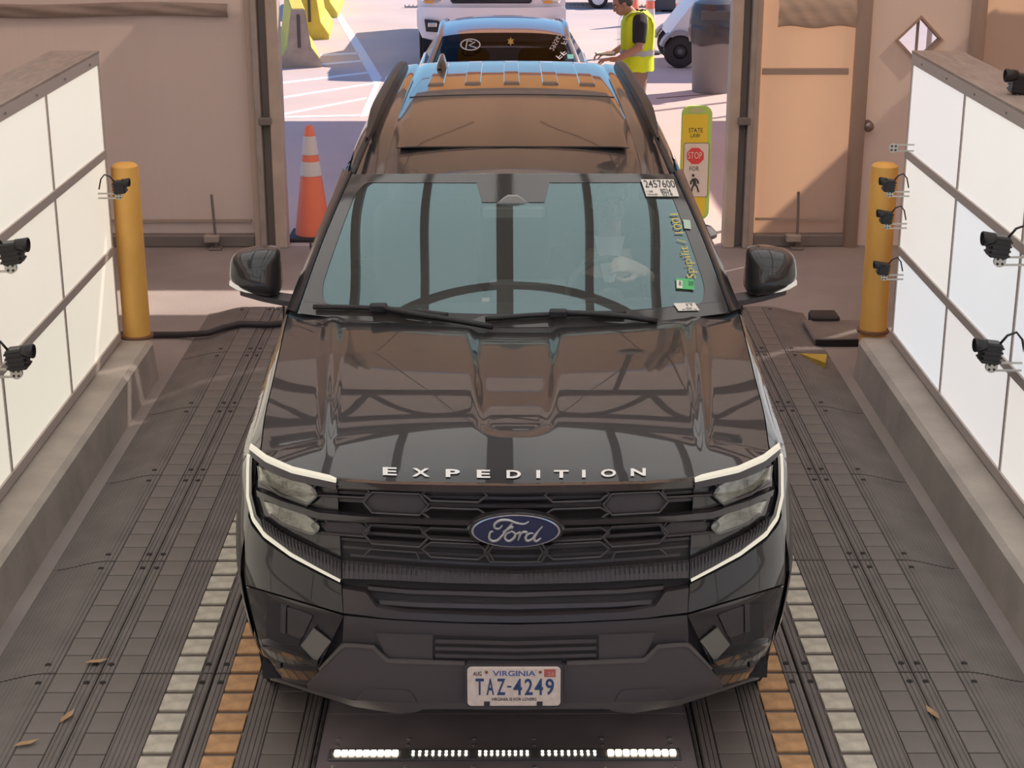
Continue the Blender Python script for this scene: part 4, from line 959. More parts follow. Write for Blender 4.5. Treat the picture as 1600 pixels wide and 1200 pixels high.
def face_parts(Rm, c, parent, hairm, hair_len=.0):
    wht = M('eye_white', (.6, .57, .54), .4); iris = M('eye_dark', (.03, .022, .018), .3); lipc = M('lips', (.34, .15, .12), .5)
    for s in (-1, 1):
        b = MB(); ell(b, c+Rm @ Vector((s*.030, -.079, .004)), .012, .008, .008, 10, 7); b.build('eye', wht, parent, smooth=True)
        b = MB(); ell(b, c+Rm @ Vector((s*.030, -.0865, .004)), .005, .003, .005, 8, 6); b.build('iris', iris, parent, smooth=True)
        b = MB(); b.tube([c+Rm @ Vector((s*x, y, z)) for x, y, z in ((.014, -.093, .022), (.032, -.092, .028), (.050, -.080, .022))], .0045, 6); b.build('eyebrow', hairm, parent, smooth=True)
    b = MB(); b.tube([c+Rm @ Vector((x, y, z)) for x, y, z in ((-.024, -.086, -.070), (0, -.096, -.068), (.024, -.086, -.070))], .0042, 6); b.build('mouth', lipc, parent, smooth=True)
    hb = MB()
    for (p, r) in (((0, .03, .055), (.080, .092, .080)), ((0, .060, .0), (.076, .062, .075)), ((-.05, .02, .03), (.034, .06, .055)), ((.05, .02, .03), (.034, .06, .055)), ((0, -.035, .100), (.055, .045, .022))):
        ell(hb, c+Rm @ Vector(p), *r, 14, 9, Rm)
    organic(hb, 'hair', hairm, parent, .009, 3)
def hand(b, wrist, d, upn, s, curl=.9, sc=1.):
    "wrist position, direction of the fingers d, back-of-hand normal upn, thumb side s"
    w_ = Vector(wrist); d = Vector(d).normalized(); n = Vector(upn); n = (n-d*n.dot(d)).normalized(); side = d.cross(n)*s
    pal = [w_, w_+d*.045*sc, w_+d*.085*sc]
    for k in (-1.2, -.4, .4, 1.2):
        b.tube([w_+side*k*.012, w_+d*.05*sc+side*k*.017*sc, w_+d*.09*sc+side*k*.019*sc], [.014*sc, .0145*sc, .011*sc], 8)
    for k, L_ in ((-1.5, .062), (-.5, .076), (.5, .080), (1.5, .070)):
        p0 = w_+d*.085*sc+side*k*.0195*sc; a = .0; pts = [p0]; L3 = L_*sc/3
        for q in range(3):
            a += curl*(.55 if q == 0 else .75); p0 = p0+(d*math.cos(a)-n*math.sin(a))*L3*1.15; pts.append(p0)
        b.tube(pts, [.0095*sc, .009*sc, .0085*sc, .007*sc], 8)
    t0 = w_+d*.025*sc+side*.022*sc; b.tube([t0, t0+(d*.55+side*.75-n*.2).normalized()*.035*sc, t0+(d*.8+side*.55-n*.5).normalized()*.065*sc, t0+(d*.95+side*.25-n*.6).normalized()*.088*sc], [.013*sc, .012*sc, .0105*sc, .008*sc], 8)
skin_a = M('skin_tan', (.46, .24, .17), .55); skin_b = M('skin_light', (.66, .46, .38), .55)
# ---- worker in the yellow vest, standing beside the car behind, looking down to the left
pw = empty('person', (1.33, 17.3, FZ), 'person in a yellow safety vest and black shirt standing by the grey car', 'person')
b = MB()
Rm, hc = head(b, (-.15, -.02, 1.535), R(-82), R(28))
b.tube([(-.01, 0, 1.38), (-.05, 0, 1.43), (-.11, -.01, 1.49)], [.062, .056, .055], 12)
for z0, z1, ra, rb in ((.92, 1.08, .150, .145), (1.05, 1.25, .145, .155), (1.22, 1.40, .155, .13)): b.tube([(.02, 0, z0), (.02, 0, z1)], [ra, rb], 14)
for s in (-1, 1):
    b.tube([(.02, s*.10, .93), (.0, s*.11, .50), (.02, s*.11, .09)], [.095, .062, .042], 12); b.tube([(.05, s*.11, .05), (-.16, s*.13, .035)], [.042, .035], 10)
AR = {-1: [(.03, -.20, 1.38), (.02, -.27, 1.12), (-.20, -.22, .99), (-.27, -.20, .99)], 1: [(.03, .20, 1.38), (-.02, .27, 1.12), (-.22, .20, 1.0), (-.29, .18, 1.0)]}
for s in (-1, 1):
    b.tube(AR[s][:3], [.060, .046, .030], 12); b.tube([AR[s][2], AR[s][3]], [.030, .026], 10)
    hand(b, AR[s][3], (-1, -s*-.1, -.1), (0, 0, 1), -s, .8)
organic(b, 'body', skin_a, pw, .0085, 3)
face_parts(Rm, hc, pw, M('hair_grey', (.09, .08, .075), .8))
b = MB()
for z0, z1, ra, rb in ((.95, 1.1, .165, .16), (1.05, 1.25, .16, .168), (1.22, 1.42, .168, .11)): b.tube([(.02, 0, z0), (.02, 0, z1)], [ra, rb], 14)
for s in (-1, 1): b.tube([(.03, s*.15, 1.40), (.025, s*.215, 1.34), (.015, s*.262, 1.16)], [.075, .078, .070], 12)
organic(b, 'shirt', M('shirt_black', (.022, .022, .030), .85), pw, .012)
vest_m = M('vest_yellow', (.78, .92, .02), .7)
def torso_ring(z, gx, gy, cx_=.02): return [(cx_+gx*math.cos(2*math.pi*k/28), gy*math.sin(2*math.pi*k/28), z+.006*math.sin(k*1.9)) for k in range(28)]
VR = [(.86, .178, .225), (.92, .176, .222), (1.08, .172, .220), (1.22, .176, .225), (1.33, .172, .215), (1.40, .150, .190), (1.445, .105, .140), (1.46, .085, .10)]
vb = MB().loft([torso_ring(*r) for r in VR]); vest = vb.build('vest', vest_m, pw, smooth=True)
strip_m = M('reflective_strip', (.50, .50, .50), .35, .2)
MB().loft([torso_ring(z, gx+.005, gy+.005) for z, gx, gy in ((1.02, .174, .220), (1.075, .172, .220))]).build('waist_strip', strip_m, vest, smooth=True)
for s in (-1, 1):
    pts = [(-.165, s*.10, 1.03), (-.172, s*.11, 1.22), (-.155, s*.125, 1.36), (-.06, s*.13, 1.445), (.05, s*.13, 1.452), (.16, s*.12, 1.37), (.192, s*.11, 1.22), (.195, s*.11, 1.05)]
    rows = [[(p[0]+(.006 if p[0] > 0 else -.006), p[1]+dy, p[2]+.006) for p in pts] for dy in (-.022, .022)]
    MB().grid(rows).build('shoulder_strip', strip_m, vest, smooth=True)
b = MB()
for s in (-1, 1): b.tube([(.02, s*.09, .98), (.01, s*.115, .70), (.0, s*.12, .50)], [.125, .105, .095], 14)
organic(b, 'shorts', M('shorts_tan', (.35, .22, .16), .85), pw, .014)
for s in (-1, 1):
    b = MB(); b.tube([(.07, s*.12, .05), (-.06, s*.125, .045), (-.19, s*.135, .035)], [.05, .05, .036], 12); organic(b, 'shoe', M('shoe_dark', (.03, .03, .03), .7), pw, .012)
bd = empty('clipboard', (1.02, 17.28, .972), 'white papers on a clipboard held by the person in the vest', 'clipboard')
MB().box(-.10, .10, -.10, .10, -.004, .004, .001).build('board', M('clip_dark', (.05, .05, .05), .5), bd); MB().box(-.09, .09, -.092, .092, .0045, .010).build('papers', M('paper_sheet', (.8, .77, .73), .7), bd); MB().box(.07, .10, -.03, .03, .005, .018, .003).build('clip', chrome, bd)
# ---- driver behind the windshield
dv = empty('person', (.47, 7.42, .62), 'driver in a dark jacket seen through the windshield, hand on the steering wheel', 'person')
b = MB()
Rm, hc = head(b, (0, .0, .955), R(6), R(4))
b.tube([(0, .05, .72), (0, .035, .80), (0, .015, .88)], [.062, .056, .055], 12)
for z0, z1, ra, rb in ((.28, .42, .16, .155), (.40, .58, .155, .165), (.55, .74, .165, .12)): b.tube([(0, .10, z0), (0, .07, z1)], [ra, rb], 14)
DA = {1: [(.19, .06, .70), (.25, -.04, .50), (.15, -.36, .69), (.12, -.42, .735)], -1: [(-.19, .06, .70), (-.25, -.04, .48), (-.19, -.30, .50), (-.17, -.36, .52)]}
for s in (-1, 1): b.tube(DA[s][:3], [.062, .048, .032], 12); b.tube(DA[s][2:], [.031, .027], 10)
hand(b, DA[1][3], (-.75, -.35, .35), (-.1, -.75, .7), -1, .85, 1.05); hand(b, DA[-1][3], (.1, -.8, .5), (-.6, -.1, .6), 1, 1.0)
for s in (-1, 1): b.tube([(s*.09, .05, .32), (s*.14, -.25, .32), (s*.15, -.38, .10)], [.10, .085, .07], 12)
organic(b, 'body', skin_b, dv, .0050, 2)
face_parts(Rm, hc, dv, M('hair_dark', (.05, .04, .035), .8))
b = MB()
for z0, z1, ra, rb in ((.27, .42, .175, .17), (.40, .58, .17, .18), (.55, .78, .18, .085)): b.tube([(0, .10, z0), (0, .075, z1)], [ra, rb], 14)
for s in (-1, 1): b.tube([(s*.08, .07, .755), (s*.19, .06, .715)], [.065, .08], 12); b.tube(DA[s][:3], [.080, .066, .046], 12)
organic(b, 'jacket', M('jacket_dark', (.020, .024, .032), .85), dv, .012)
MB().grid([[(x*lerp(.35, 1, t), -.112+.02*abs(x)/.07+.05*t, lerp(.60, .80, t)) for x in [.07*(-1+2*i/8) for i in range(9)]] for t in (0, .25, .5, .75, 1)]).build('undershirt', M('shirt_white', (.85, .84, .82), .85), dv, smooth=True)
# ================================================================ OUTSIDE THE DOOR
# ---- canopies over the yard
can_m = fabric('orange_canopy', (.50, .25, .09), (.85, .36, .07), .5, .1)
for x0, x1, lab in ((-3.0, 2.95, 'tan fabric canopy on four posts over the yard behind the door'), (5.5, 10, 'second tan fabric canopy further right over the yard')):
    t = empty('canopy', ((x0+x1)/2, 18.25, FZ), lab, 'canopy'); hx, hy = (x1-x0)/2, 3.65
    fx0 = -hx+(1.9 if x0 < 0 else 0)
    rows = [[(lerp(fx0, hx, i/20), lerp(-hy, hy, j/12), 3.65+.18*math.sin(math.pi*j/12)+.02*math.sin(i)) for i in range(21)] for j in range(13)]
    MB().grid(rows).build('top', can_m, t, smooth=True)
    for sx in (-1, 1):
        for sy in (-1, 1): MB().tube([(sx*hx, sy*hy, 0), (sx*hx, sy*hy, 3.65)], .035, 10).build('post', alu, t)
    for sy in (-1, 1): MB().box(fx0, hx, sy*hy-.01, sy*hy+.01, 3.50, 3.66).build('valance', can_m, t); MB().box(-hx, hx, sy*hy-.02, sy*hy+.02, 3.60, 3.65).build('edge_beam', alu, t)
# ---- painted lines and joints
linem = M('line_paint', (.82, .80, .82), .7)
def gline(P, label, w_=None, mat=linem, name='painted_line', z=FZ+.004):
    q = [PZ(u, v, z) for u, v in P]; b = MB(); n = len(q); b.add([tuple(p) for p in q]+[(p.x, p.y, z-.004) for p in q], [tuple(range(n)), tuple(range(2*n-1, n-1, -1))]+[(i, (i+1) % n, n+(i+1) % n, n+i) for i in range(n)])
    o = b.build(name, mat); o['kind'] = 'structure'; return o
gline([(514, 8), (523, 8), (562, 65), (597, 122), (585, 132), (549, 67)], '')
gline([(585, 131), (596, 125), (574, 181), (562, 183)], '')
for (a, b_, c, d) in ((500, 86, 560, 83), (500, 100.5, 567, 95), (441, 129.5, 576, 113), (443, 152, 584, 130), (443, 178, 573, 153), (443, 183, 564, 180)):
    gline([(a, b_-1.6), (c, d-1.4), (c, d+1.4), (a, b_+1.6)], '')
jm = M('joint_dark', (.20, .15, .14), .9)
gline([(1015, 173), (1150, 157), (1150, 159), (1015, 175)], '', mat=jm, name='pavement_joint'); gline([(1025, 153), (1150, 143), (1150, 144), (1025, 154)], '', mat=jm, name='pavement_joint')
gline([(1005, 82), (1150, 88), (1150, 89), (1005, 83)], '', mat=jm, name='pavement_joint')
p0, p1 = PZ(560, 12, FZ), PZ(660, 11, FZ); sp = empty('spike_strip', (0, p0.y, FZ), 'thin row of short pegs across the far bright pavement', 'peg row')
b = MB(); b.box(-1.9, 6, -.02, .02, 0, .03); b.build('base', M('peg_grey', (.42, .37, .39), .7), sp)
b = MB()
for i in range(102): b.box(-1.9+.077*i-.012, -1.9+.077*i+.012, -.03, .03, .0, .055)
o = b.build('pegs', M('peg_grey'), sp); o['kind'] = 'stuff'
# ---- traffic cone by the left door post, pedestrian sign by the right one
orange_c = M('cone_orange', (1.0, .24, .13), .5); wcol = M('cone_white', (.80, .74, .72), .5)
def cone(pos, h, label, base=True):
    t = empty('traffic_cone', pos, label, 'traffic cone'); r0, r1 = .19*h/.92, .035*h/.92
    rr = lambda z: lerp(r0*.80, r1, z/h)
    MB().lathe([(rr(.03), .03), (rr(h*.97), h*.97), (rr(h)*.7, h), (rr(h)*.55, h*.99)], 24).build('shell', orange_c, t, ang=50)
    for z0, z1 in ((.52, .635), (.69, .84)): MB().lathe([(rr(z0*h/.92)+.004, z0*h/.92), (rr(z1*h/.92)+.004, z1*h/.92)], 24, cap=False).build('collar', wcol, t, smooth=True)
    MB().box(-r0, r0, -r0, r0, 0, .035, .008).build('base', M('cone_base', (.03, .028, .03), .7), t)
    return t
cone((-1.60, 13.50, FZ), .93, 'orange traffic cone with two white bands at the left door post')
SY = 13.55; t = empty('pedestrian_sign', (PY(1087, 250, SY).x, SY, FZ), 'narrow yellow crosswalk sign with a red stop octagon by the right door post', 'sign')
T0 = Vector((PY(1087, 250, SY).x, SY, FZ))
def sg(dy): return lambda u, v: PY(u, v, SY+dy)-T0
q = sg(0); x0, x1 = q(1063, 250).x, q(1110, 250).x; zt = q(1087, 165).z
MB().loft([rrect(x0, x1, .14, zt, .07, y) for y in (-.02, .02)], True, True).build('green_frame', M('lime_frame', (.55, .80, .18), .5), t)
a_, c_ = q(1067, 178), q(1106, 178); MB().loft([rrect(a_.x, c_.x, .17, a_.z, .004, y) for y in (-.026, -.019)], True, True).build('yellow_panel', M('sign_yellow', (1.0, .72, .06), .5), t)
hq = [q(1087+12*math.cos(k*math.pi/10), 172+4.5*math.sin(k*math.pi/10)) for k in range(20)]; MB().loft([[(p.x, y, p.z) for p in hq] for y in (-.024, -.019)], True, True).build('handle_slot', M('slot_pale', (.62, .66, .30), .6), t)
wq, we = q(1069, 223), q(1104, 306)
MB().loft([rrect(wq.x-.004, we.x+.004, we.z-.004, wq.z+.004, .018, y) for y in (-.029, -.0255)], True, True).build('panel_border', inkd, t); MB().loft([rrect(wq.x, we.x, we.z, wq.z, .015, y) for y in (-.031, -.0285)], True, True).build('white_panel', M('sign_white', (.92, .80, .70), .5), t)
oc = [q(1085.8+14.2*math.cos(R(22.5+45*k)), 242.5+13.6*math.sin(R(22.5+45*k))) for k in range(8)]; MB().loft([[(p.x, y, p.z) for p in oc] for y in (-.034, -.030)], True, True).build('stop_octagon', M('stop_red', (.9, .09, .085), .5), t)
for s_, u0, u1, v0, v1, m, dy in (('STATE', 1076, 1098, 200, 207, inkd, -.028), ('LAW', 1079, 1094, 208.5, 215, inkd, -.028), ('STOP', 1075, 1097, 237.5, 248, M('sign_white'), -.0365), ('FOR', 1077.5, 1092, 260, 267, inkd, -.033)):
    put_text('sign_text', s_, lambda x, y: sg(dy)(lerp(u0, u1, x), lerp(v1, v0, y)), m, t)
f_ = sg(-.033); 
def strokes(lst, r, m, nm):
    for P in lst: MB().tube([f_(u, v) for u, v in P], r, 6).build(nm, m, t)
b = MB(); c_ = f_(1083, 274); b.lathe([(.011, -.003), (.011, .003)], 12, 'y', tuple(c_)); b.build('walker_figure', inkd, t)
strokes([[(1084, 279), (1085.5, 287)]], .016, inkd, 'walker_figure'); strokes([[(1085.5, 287), (1082, 292), (1080, 300)], [(1085.5, 287), (1089, 292), (1091.5, 300)], [(1083, 279), (1079.5, 284), (1079.5, 288)], [(1086, 279), (1090, 282), (1091, 287)]], .007, inkd, 'walker_figure')
MB().lathe([(.20, 0), (.20, .03), (.16, .07), (.06, .10), (.05, .15)], 24).build('base', M('cone_base'), t, ang=40)
# ---- concrete barriers
yel_b = M('barrier_yellow', (.75, .55, .07), .7, noise=(3, .12)); conc_b = M('barrier_concrete', (.40, .32, .25), .85, noise=(6, .15))
def barrier(pos, rz, L_, label, capm):
    t = empty('concrete_barrier', pos, label, 'barrier', rz=rz); pr = [(-.30, 0), (-.30, .08), (-.17, .28), (-.10, .80), (-.08, .82), (.08, .82), (.10, .80), (.17, .28), (.30, .08), (.30, 0)]
    MB().prism(pr, .04, L_).build('body', yel_b, t); MB().prism([(x*.985, z*.99) for x, z in pr], 0, .04).build('end_face', capm, t); MB().box(-.022, .022, -.012, .01, .28, .74).build('slot', M('slot_dark', (.10, .08, .07), .8), t)
p = PZ(469, 106, FZ); barrier((p.x, p.y, FZ), R(9), 2.6, 'nearest concrete barrier with a bare grey end facing the camera', conc_b)
p = PZ(480, 62, FZ); barrier((p.x+.05, p.y, FZ), R(4), 2.2, 'bright yellow sunlit barrier behind the nearest one', yel_b)
p = PZ(497, 28, FZ); barrier((p.x+.05, p.y, FZ), R(3), 3.0, 'farthest yellow barrier of the row at the top left', yel_b)
# ---- trash can
p = PZ(1116, 148, FZ); t = empty('trash_can', (p.x, p.y+.28, FZ), 'round grey trash can with a black bag and dark lid outside', 'trash can')
MB().lathe([(.25, 0), (.255, .02), (.285, .78), (.30, .80), (.30, .84)], 28).build('can', M('can_grey', (.24, .215, .205), .6), t, ang=40)
rb = []
for z, r in ((.62, .296), (.66, .318), (.74, .312), (.80, .322), (.86, .318), (.88, .30)): rb.append([((r+.010*math.sin(5*a+z*40)+.006*math.sin(13*a))*math.cos(a), (r+.010*math.sin(5*a+z*40))*math.sin(a), z+.018*math.sin(3*a+z*9)) for a in [2*math.pi*k/48 for k in range(48)]])
MB().loft(rb).build('bag', M('bag_black', (.055, .050, .055), .3), t, smooth=True)
MB().lathe([(.315, .84), (.318, .90), (.30, 1.04), (.29, 1.06), (.26, 1.12), (.15, 1.17), (.02, 1.185)], 28).build('lid', M('lid_slate', (.055, .06, .072), .35), t, ang=30)
MB().box(-.20, .20, -.315, -.28, .93, 1.05, .01).build('lid_flap', M('lid_flap_grey', (.09, .085, .09), .4), t)
# ---- golf cart behind the trash can (axis along x)
p = PZ(1062, 107, FZ); t = empty('golf_cart', (p.x, p.y+.1, FZ), 'white utility cart with a fat black tyre behind the trash can', 'cart')
cw = M('cart_white', (.72, .70, .72), .35); tyre2 = M('cart_tyre', (.035, .030, .030), .8, bump=(30, .3))
for x in (0, 1.75):
    for y in (0, 1.0):
        wh = empty('wheel', (x, y, .23), None, None); wh.parent = t
        MB().lathe([(.10, -.10), (.18, -.11), (.225, -.08), (.23, 0), (.225, .08), (.18, .11), (.10, .10)], 28, 'y', cap=False).build('tyre', tyre2, wh, smooth=True); MB().lathe([(.105, -.085), (.06, -.07), (.03, -.09)], 18, 'y').build('rim', M('cart_rim', (.12, .11, .11), .5), wh, smooth=True)
    arc = [(x+.29*math.cos(a), .29*math.sin(a)+.24) for a in [R(15+150*k/10) for k in range(11)]]
    for y in (-.14, .90): MB().loft([[(q_[0]*1., yy, q_[1]) for q_ in arc]+[(x+(q_[0]-x)*.86, yy, .24+(q_[1]-.24)*.86) for q_ in arc[::-1]] for yy in (y, y+.26)], True, True).build('fender', M('fender_grey', (.30, .29, .31), .5), t, ang=40)
MB().prism([(-.18, .45), (-.05, .62), (.18, .92), (.42, .98), (.50, .36), (1.25, .34), (1.30, .72), (2.05, .74), (2.1, .40), (1.9, .30), (.2, .30)], -.06, 1.06).build('body', cw, t)
MB().box(1.25, 1.75, .0, 1.0, .72, .86, .04).build('seat', M('cart_seat', (.5, .42, .33), .7), t); MB().box(1.72, 1.84, .0, 1.0, .84, 1.25, .04).build('seat_back', M('cart_seat'), t)
for x, y in ((.35, -.02), (.35, 1.02), (1.85, -.02), (1.85, 1.02)): MB().tube([(x, y, .8), (x+.12, y, 1.85)], .018, 8).build('roof_post', aludark, t)
MB().box(.2, 2.1, -.1, 1.1, 1.85, 1.92, .02).build('roof', cw, t); MB().tube([(.62, .5, .75), (.75, .5, .95)], .02).build('steering_column', aludark, t)
# ---- orange channelizer posts and a far cone
def channel(u, v, h, label):
    p = PZ(u, v, FZ); t = empty('channelizer_post', p, label, 'traffic post')
    MB().lathe([(.075, .04), (.065, h*.55), (.055, h*.92), (.03, h*.95), (.03, h), (.02, h+.01)], 18).build('tube', orange_c, t, ang=50)
    for z0, z1 in ((.42, .58), (.68, .84)): MB().lathe([(.074, z0*h), (.070, z1*h)], 18, cap=False).build('band', wcol, t, smooth=True)
    MB().lathe([(.20, 0), (.20, .03), (.09, .05)], 8).build('base', M('cone_base'), t)
channel(1014, 84, 1.15, 'orange and white channelizer post right behind the person in the vest')
channel(1061, 52, 1.15, 'orange and white channelizer post beside the white cart')
p = PZ(989, 40, FZ); cone(p, .80, 'distant orange cone behind the head of the person in the vest')
# ---- far trailer wheel and dark block
p = PZ(934, 13, FZ); t = empty('trailer', (p.x, p.y, FZ), 'far low trailer with a small wheel at the top edge', 'trailer')
MB().lathe([(.05, -.08), (.15, -.09), (.19, -.05), (.19, .05), (.15, .09), (.05, .08)], 20, 'y', (0, 0, .19)).build('wheel', tyre2, t, smooth=True); MB().lathe([(.12, -.10), (.03, -.11)], 16, 'y', (0, 0, .19)).build('rim', cw, t); MB().box(-.65, .95, -.05, 1.3, .20, .27, .01).build('frame', aludark, t)
p = PZ(1045, 19, FZ); t = empty('dark_crate', (p.x, p.y, FZ), 'dark square crate standing far off on the bright pavement', 'crate')
MB().box(-.30, .30, 0, .6, .03, .7, .02).build('box', M('crate_dark', (.08, .07, .075), .7), t)
for x in (-.2, .2): MB().box(x-.06, x+.06, .05, .55, 0, .03).build('skid', aludark, t)
# ================================================================ OTHER VEHICLES
def wheels(t, xs, ys, r, w_, rimc=(.25, .25, .26)):
    rm = M('rim_%d' % int(rimc[0]*100), rimc, .35, .6)
    for x in xs:
        for y in ys:
            wh = empty('wheel', (x, y, r), None, None); wh.parent = t; s = 1 if x > 0 else -1
            MB().lathe([(r*.62, -w_/2), (r*.9, -w_/2), (r, -w_*.35), (r, w_*.35), (r*.9, w_/2), (r*.62, w_/2)], 28, 'x', cap=False).build('tyre', rubber_t, wh, smooth=True)
            MB().lathe([(r*.64, s*w_*.35), (r*.3, s*w_*.25), (r*.12, s*w_*.42), (.01, s*w_*.42)], 24, 'x').build('rim', rm, wh, smooth=True)
# ---- grey-blue sedan waiting outside
sed = empty('sedan', (-.02, 13.75, FZ), 'silver blue sedan with writing on its dark windshield, waiting outside', 'car')
sp_ = M('sedan_silver', (.30, .34, .42), .25, .25, coat=1.); dg = glassmat('sedan_glass', (.14, .14, .15), (1, 1, 1), .0, .35)
def sect(y, w_, zb, zt, cr=.03, n=9):
    return [(-w_+.03, y, zb), (-w_, y, lerp(zb, zt, .35)), (-w_*.985, y, lerp(zb, zt, .75)), (-w_*.93, y, zt-.02)]+[(w_*.9*(-1+2*i/n), y, zt+cr*(1-(-1+2*i/n)**2)) for i in range(n+1)]+[(w_*.93, y, zt-.02), (w_*.985, y, lerp(zb, zt, .75)), (w_, y, lerp(zb, zt, .35)), (w_-.03, y, zb)]
MB().loft([sect(*a) for a in ((0, .55, .35, .55), (.03, .78, .22, .64), (.25, .88, .18, .74), (.7, .91, .18, .84), (1.35, .92, .18, .93), (2.2, .92, .18, .95), (3.4, .92, .18, .97), (4.0, .91, .2, .99), (4.5, .86, .25, .97), (4.68, .75, .35, .85))], True, True).build('body', sp_, sed, ang=50)
def gh(y, w_, z): return [(w_*(-1+2*i/12), y+.10*(-1+2*i/12)**2*(1 if y < 3 else -1), z-.05*abs(-1+2*i/12)**3) for i in range(13)]
MB().grid([gh(1.32, .74, .95), gh(1.75, .68, 1.21), gh(2.12, .60, 1.40)]).build('windshield', dg, sed, smooth=True)
MB().grid([gh(2.12, .60, 1.40), gh(2.35, .60, 1.435), gh(2.8, .60, 1.45), gh(3.3, .59, 1.435), gh(3.65, .57, 1.39)]).build('roof', sp_, sed, smooth=True)
MB().grid([gh(3.65, .57, 1.39), gh(4.2, .66, 1.02)]).build('rear_glass', dg, sed, smooth=True)
for s in (-1, 1):
    fr = [(s*.74, 1.42, .90), (s*.68, 1.85, 1.16), (s*.60, 2.22, 1.35), (s*.60, 2.8, 1.40), (s*.585, 3.4, 1.37), (s*.57, 3.55, 1.34), (s*.66, 4.1, .97)]
    MB().tube(fr, [.035, .032, .03, .03, .03, .03, .035], 8).build('roof_frame', sp_, sed, smooth=True)
    MB().add([(s*.80, 1.5, .95), (s*.82, 4.0, .99), (s*.60, 3.45, 1.37), (s*.61, 2.25, 1.37)], [(0, 1, 2, 3)]).build('side_glass', dg, sed)
    mr = MB(); ell(mr, (s*.99, 1.62, 1.02), .10, .07, .075); mr.build('mirror', sp_, sed, smooth=True); MB().tube([(s*.84, 1.62, .96), (s*.95, 1.62, .99)], .02).build('mirror_arm', sp_, sed)
    MB().box(s*.62-.14, s*.62+.14, .03, .14, .55, .65, .02).build('headlight', M('lamp_bright'), sed)
MB().box(-.4, .4, -.01, .05, .34, .52, .01).build('grille', matte_b, sed); MB().box(-.72, .72, 1.5, 3.5, .75, .93).build('dashboard', dark_in, sed)
for x in (-.36, .36): MB().box(x-.22, x+.22, 2.35, 2.5, .7, 1.22, .05).build('seat', dark_in, sed, ang=60)
wheels(sed, (-.80, .80), (.92, 3.65), .32, .22)
SO = Vector((-.02, 13.75, FZ))
def onsed(u, v, off=.004):
    # windshield plane through its three rows
    n = Vector((0, -.45, .80)).normalized(); p0 = SO+Vector((0, 1.32, .965)); d = ray(u, v); tt = (p0-CAM).dot(n)/d.dot(n); return CAM+d*tt-SO+n*(off+.012)
mk = M('white_marker', (.72, .74, .76), .7)
MB().tube([onsed(735+15*math.cos(k*math.pi/12), 72+8.5*math.sin(k*math.pi/12)) for k in range(25)], .006, 6).build('marker_writing', mk, sed)
for P in ([(728, 78), (730, 66), (738, 67)], [(742, 68), (733, 73), (744, 77)]): MB().tube([onsed(*p_) for p_ in P], .006, 6).build('marker_writing', mk, sed)
for s_, A in (('295567', affine((858, 79), (872, 54), (865, 82))), ('FF', affine((876, 70), (882, 58), (884, 72))), ('FF', affine((868, 90), (880, 80), (874, 95)))): put_text('marker_writing', s_, lambda x, y: onsed(*A(x, y)), mk, sed)
MB().add([onsed(u, v) for u, v in ((886, 87), (896, 87), (896, 94), (887, 94))], [(0, 1, 2, 3)]).build('window_sticker', M('sticker_teal', (.15, .55, .50), .6), sed)
MB().add([onsed(798+r*math.cos(a), 67+r*1.2*math.sin(a)) for r, a in [((6 if k % 2 else 3), k*math.pi/6) for k in range(12)]], [tuple(range(12))]).build('window_tag', M('tag_yellow', (.5, .38, .12), .6), sed)
# ---- white pickup behind the sedan
trk = empty('pickup_truck', (-.20, 23.3, FZ), 'big white pickup truck facing the camera behind the silver sedan', 'car')
tw = M('truck_white', (.88, .83, .84), .3, coat=.6)
def tb(name, prof, mat, y0, y1, cv=.12, wtop=1.):
    "front slab whose plan view is curved; prof = [(half width, z)]"
    rows = []
    for hw, z in prof: rows.append([(hw*(-1+2*i/20), y0+cv*abs(-1+2*i/20)**3, z) for i in range(21)]+[(hw, y1, z), (-hw, y1, z)])
    return MB().loft(rows, True, True).build(name, mat, trk, ang=45)
tb('bumper', [(.80, .42), (.96, .46), (1.03, .62), (1.03, .84), (.99, .88)], tw, .0, .5)
tb('fascia', [(1.02, .86), (1.03, 1.0), (1.02, 1.22), (.97, 1.30)], tw, .08, 1.2)
tb('lower_valance', [(.72, .34), (.80, .44)], matte_b, .06, .4)
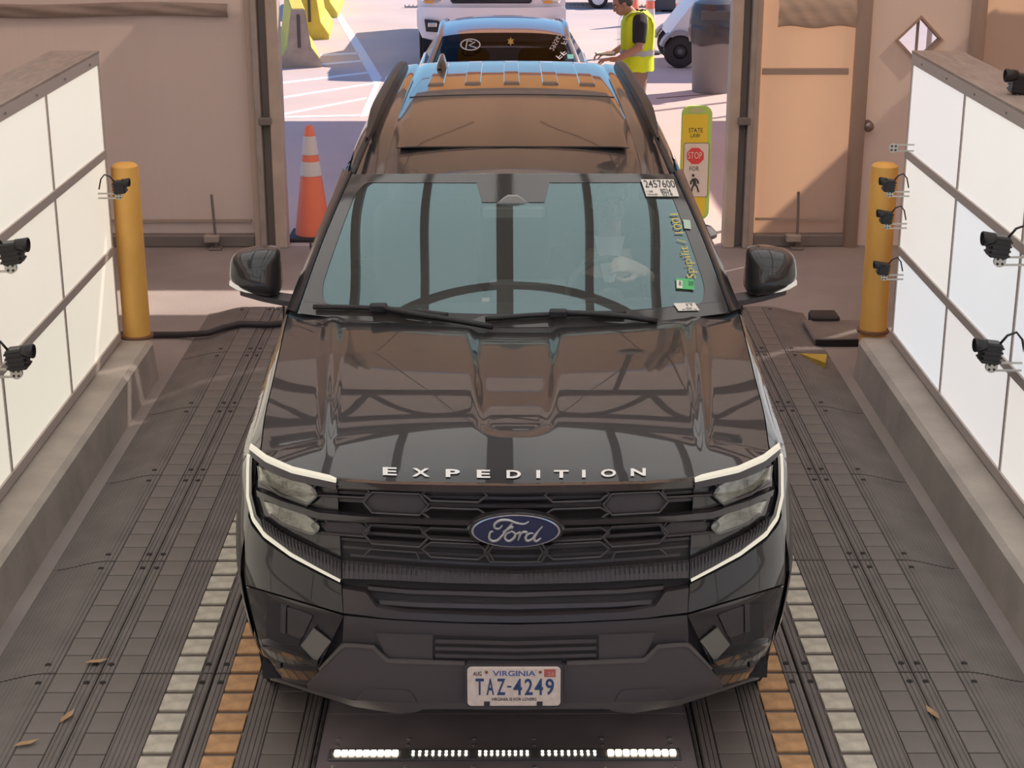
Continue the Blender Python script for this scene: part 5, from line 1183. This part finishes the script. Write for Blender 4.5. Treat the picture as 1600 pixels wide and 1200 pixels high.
MB().box(-.56, .56, .045, .16, .93, 1.24, .03).build('grille', matte_b, trk)
for k in range(5): MB().box(-.53, .53, .03, .06, .96+.055*k, .98+.055*k).build('grille_slat', gloss_b, trk)
for s in (-1, 1):
    MB().box(s*.82-.14, s*.82+.14, .10, .22, .93, 1.14, .03).build('headlight', M('lamp_bright'), trk); MB().box(s*.82-.10, s*.82+.02, .088, .11, .93, .97, .005).build('turn_signal', M('amber', (.8, .35, .08), .3), trk)
    fp = MB().prism([(s*.92, .72), (s*.72, .70), (s*.70, .64), (s*.74, .55), (s*.90, .56)], -.012, .10).build('fog_recess', matte_b, trk); MB().box(s*.81-.06, s*.81+.06, -.02, .0, .62, .68, .006).build('fog_lamp', M('lamp_bright'), fp)
MB().loft([[(x, y+.1*abs(x)**3, z+.05*(1-x*x)) for x in [.98*(-1+2*i/12) for i in range(13)]] for y, z in ((.10, 1.28), (.5, 1.33), (1.5, 1.38))], closed=False).build('hood', tw, trk, smooth=True)
MB().loft([[(-w_, y, .55), (-w_, y, 1.35), (w_, y, 1.35), (w_, y, .55)] for y, w_ in ((.9, 1.0), (1.5, 1.0), (5.7, 1.0))], True, True).build('body', tw, trk)
MB().loft([[(-.92, 1.45, 1.35), (.92, 1.45, 1.35), (.92, 3.6, 1.35), (-.92, 3.6, 1.35)], [(-.74, 2.1, 1.92), (.74, 2.1, 1.92), (.74, 3.4, 1.92), (-.74, 3.4, 1.92)]], True, True).build('cab', tw, trk)
MB().add([(-.86, 1.50, 1.42), (.86, 1.50, 1.42), (.73, 2.04, 1.89), (-.73, 2.04, 1.89)], [(0, 1, 2, 3)]).build('windshield', dg, trk)
for s in (-1, 1): MB().box(s*1.18-.10, s*1.18+.10, 1.6, 1.72, 1.35, 1.62, .03).build('mirror', tw, trk)
wheels(trk, (-.86, .86), (.95, 4.6), .40, .28, (.1, .1, .1))
for s in (-1, 1): MB().lathe([(.47, -.02), (.50, 0), (.47, .02)], 28, 'x', (s*1.0, .95, .42), cap=False).build('wheel_arch', matte_b, trk)
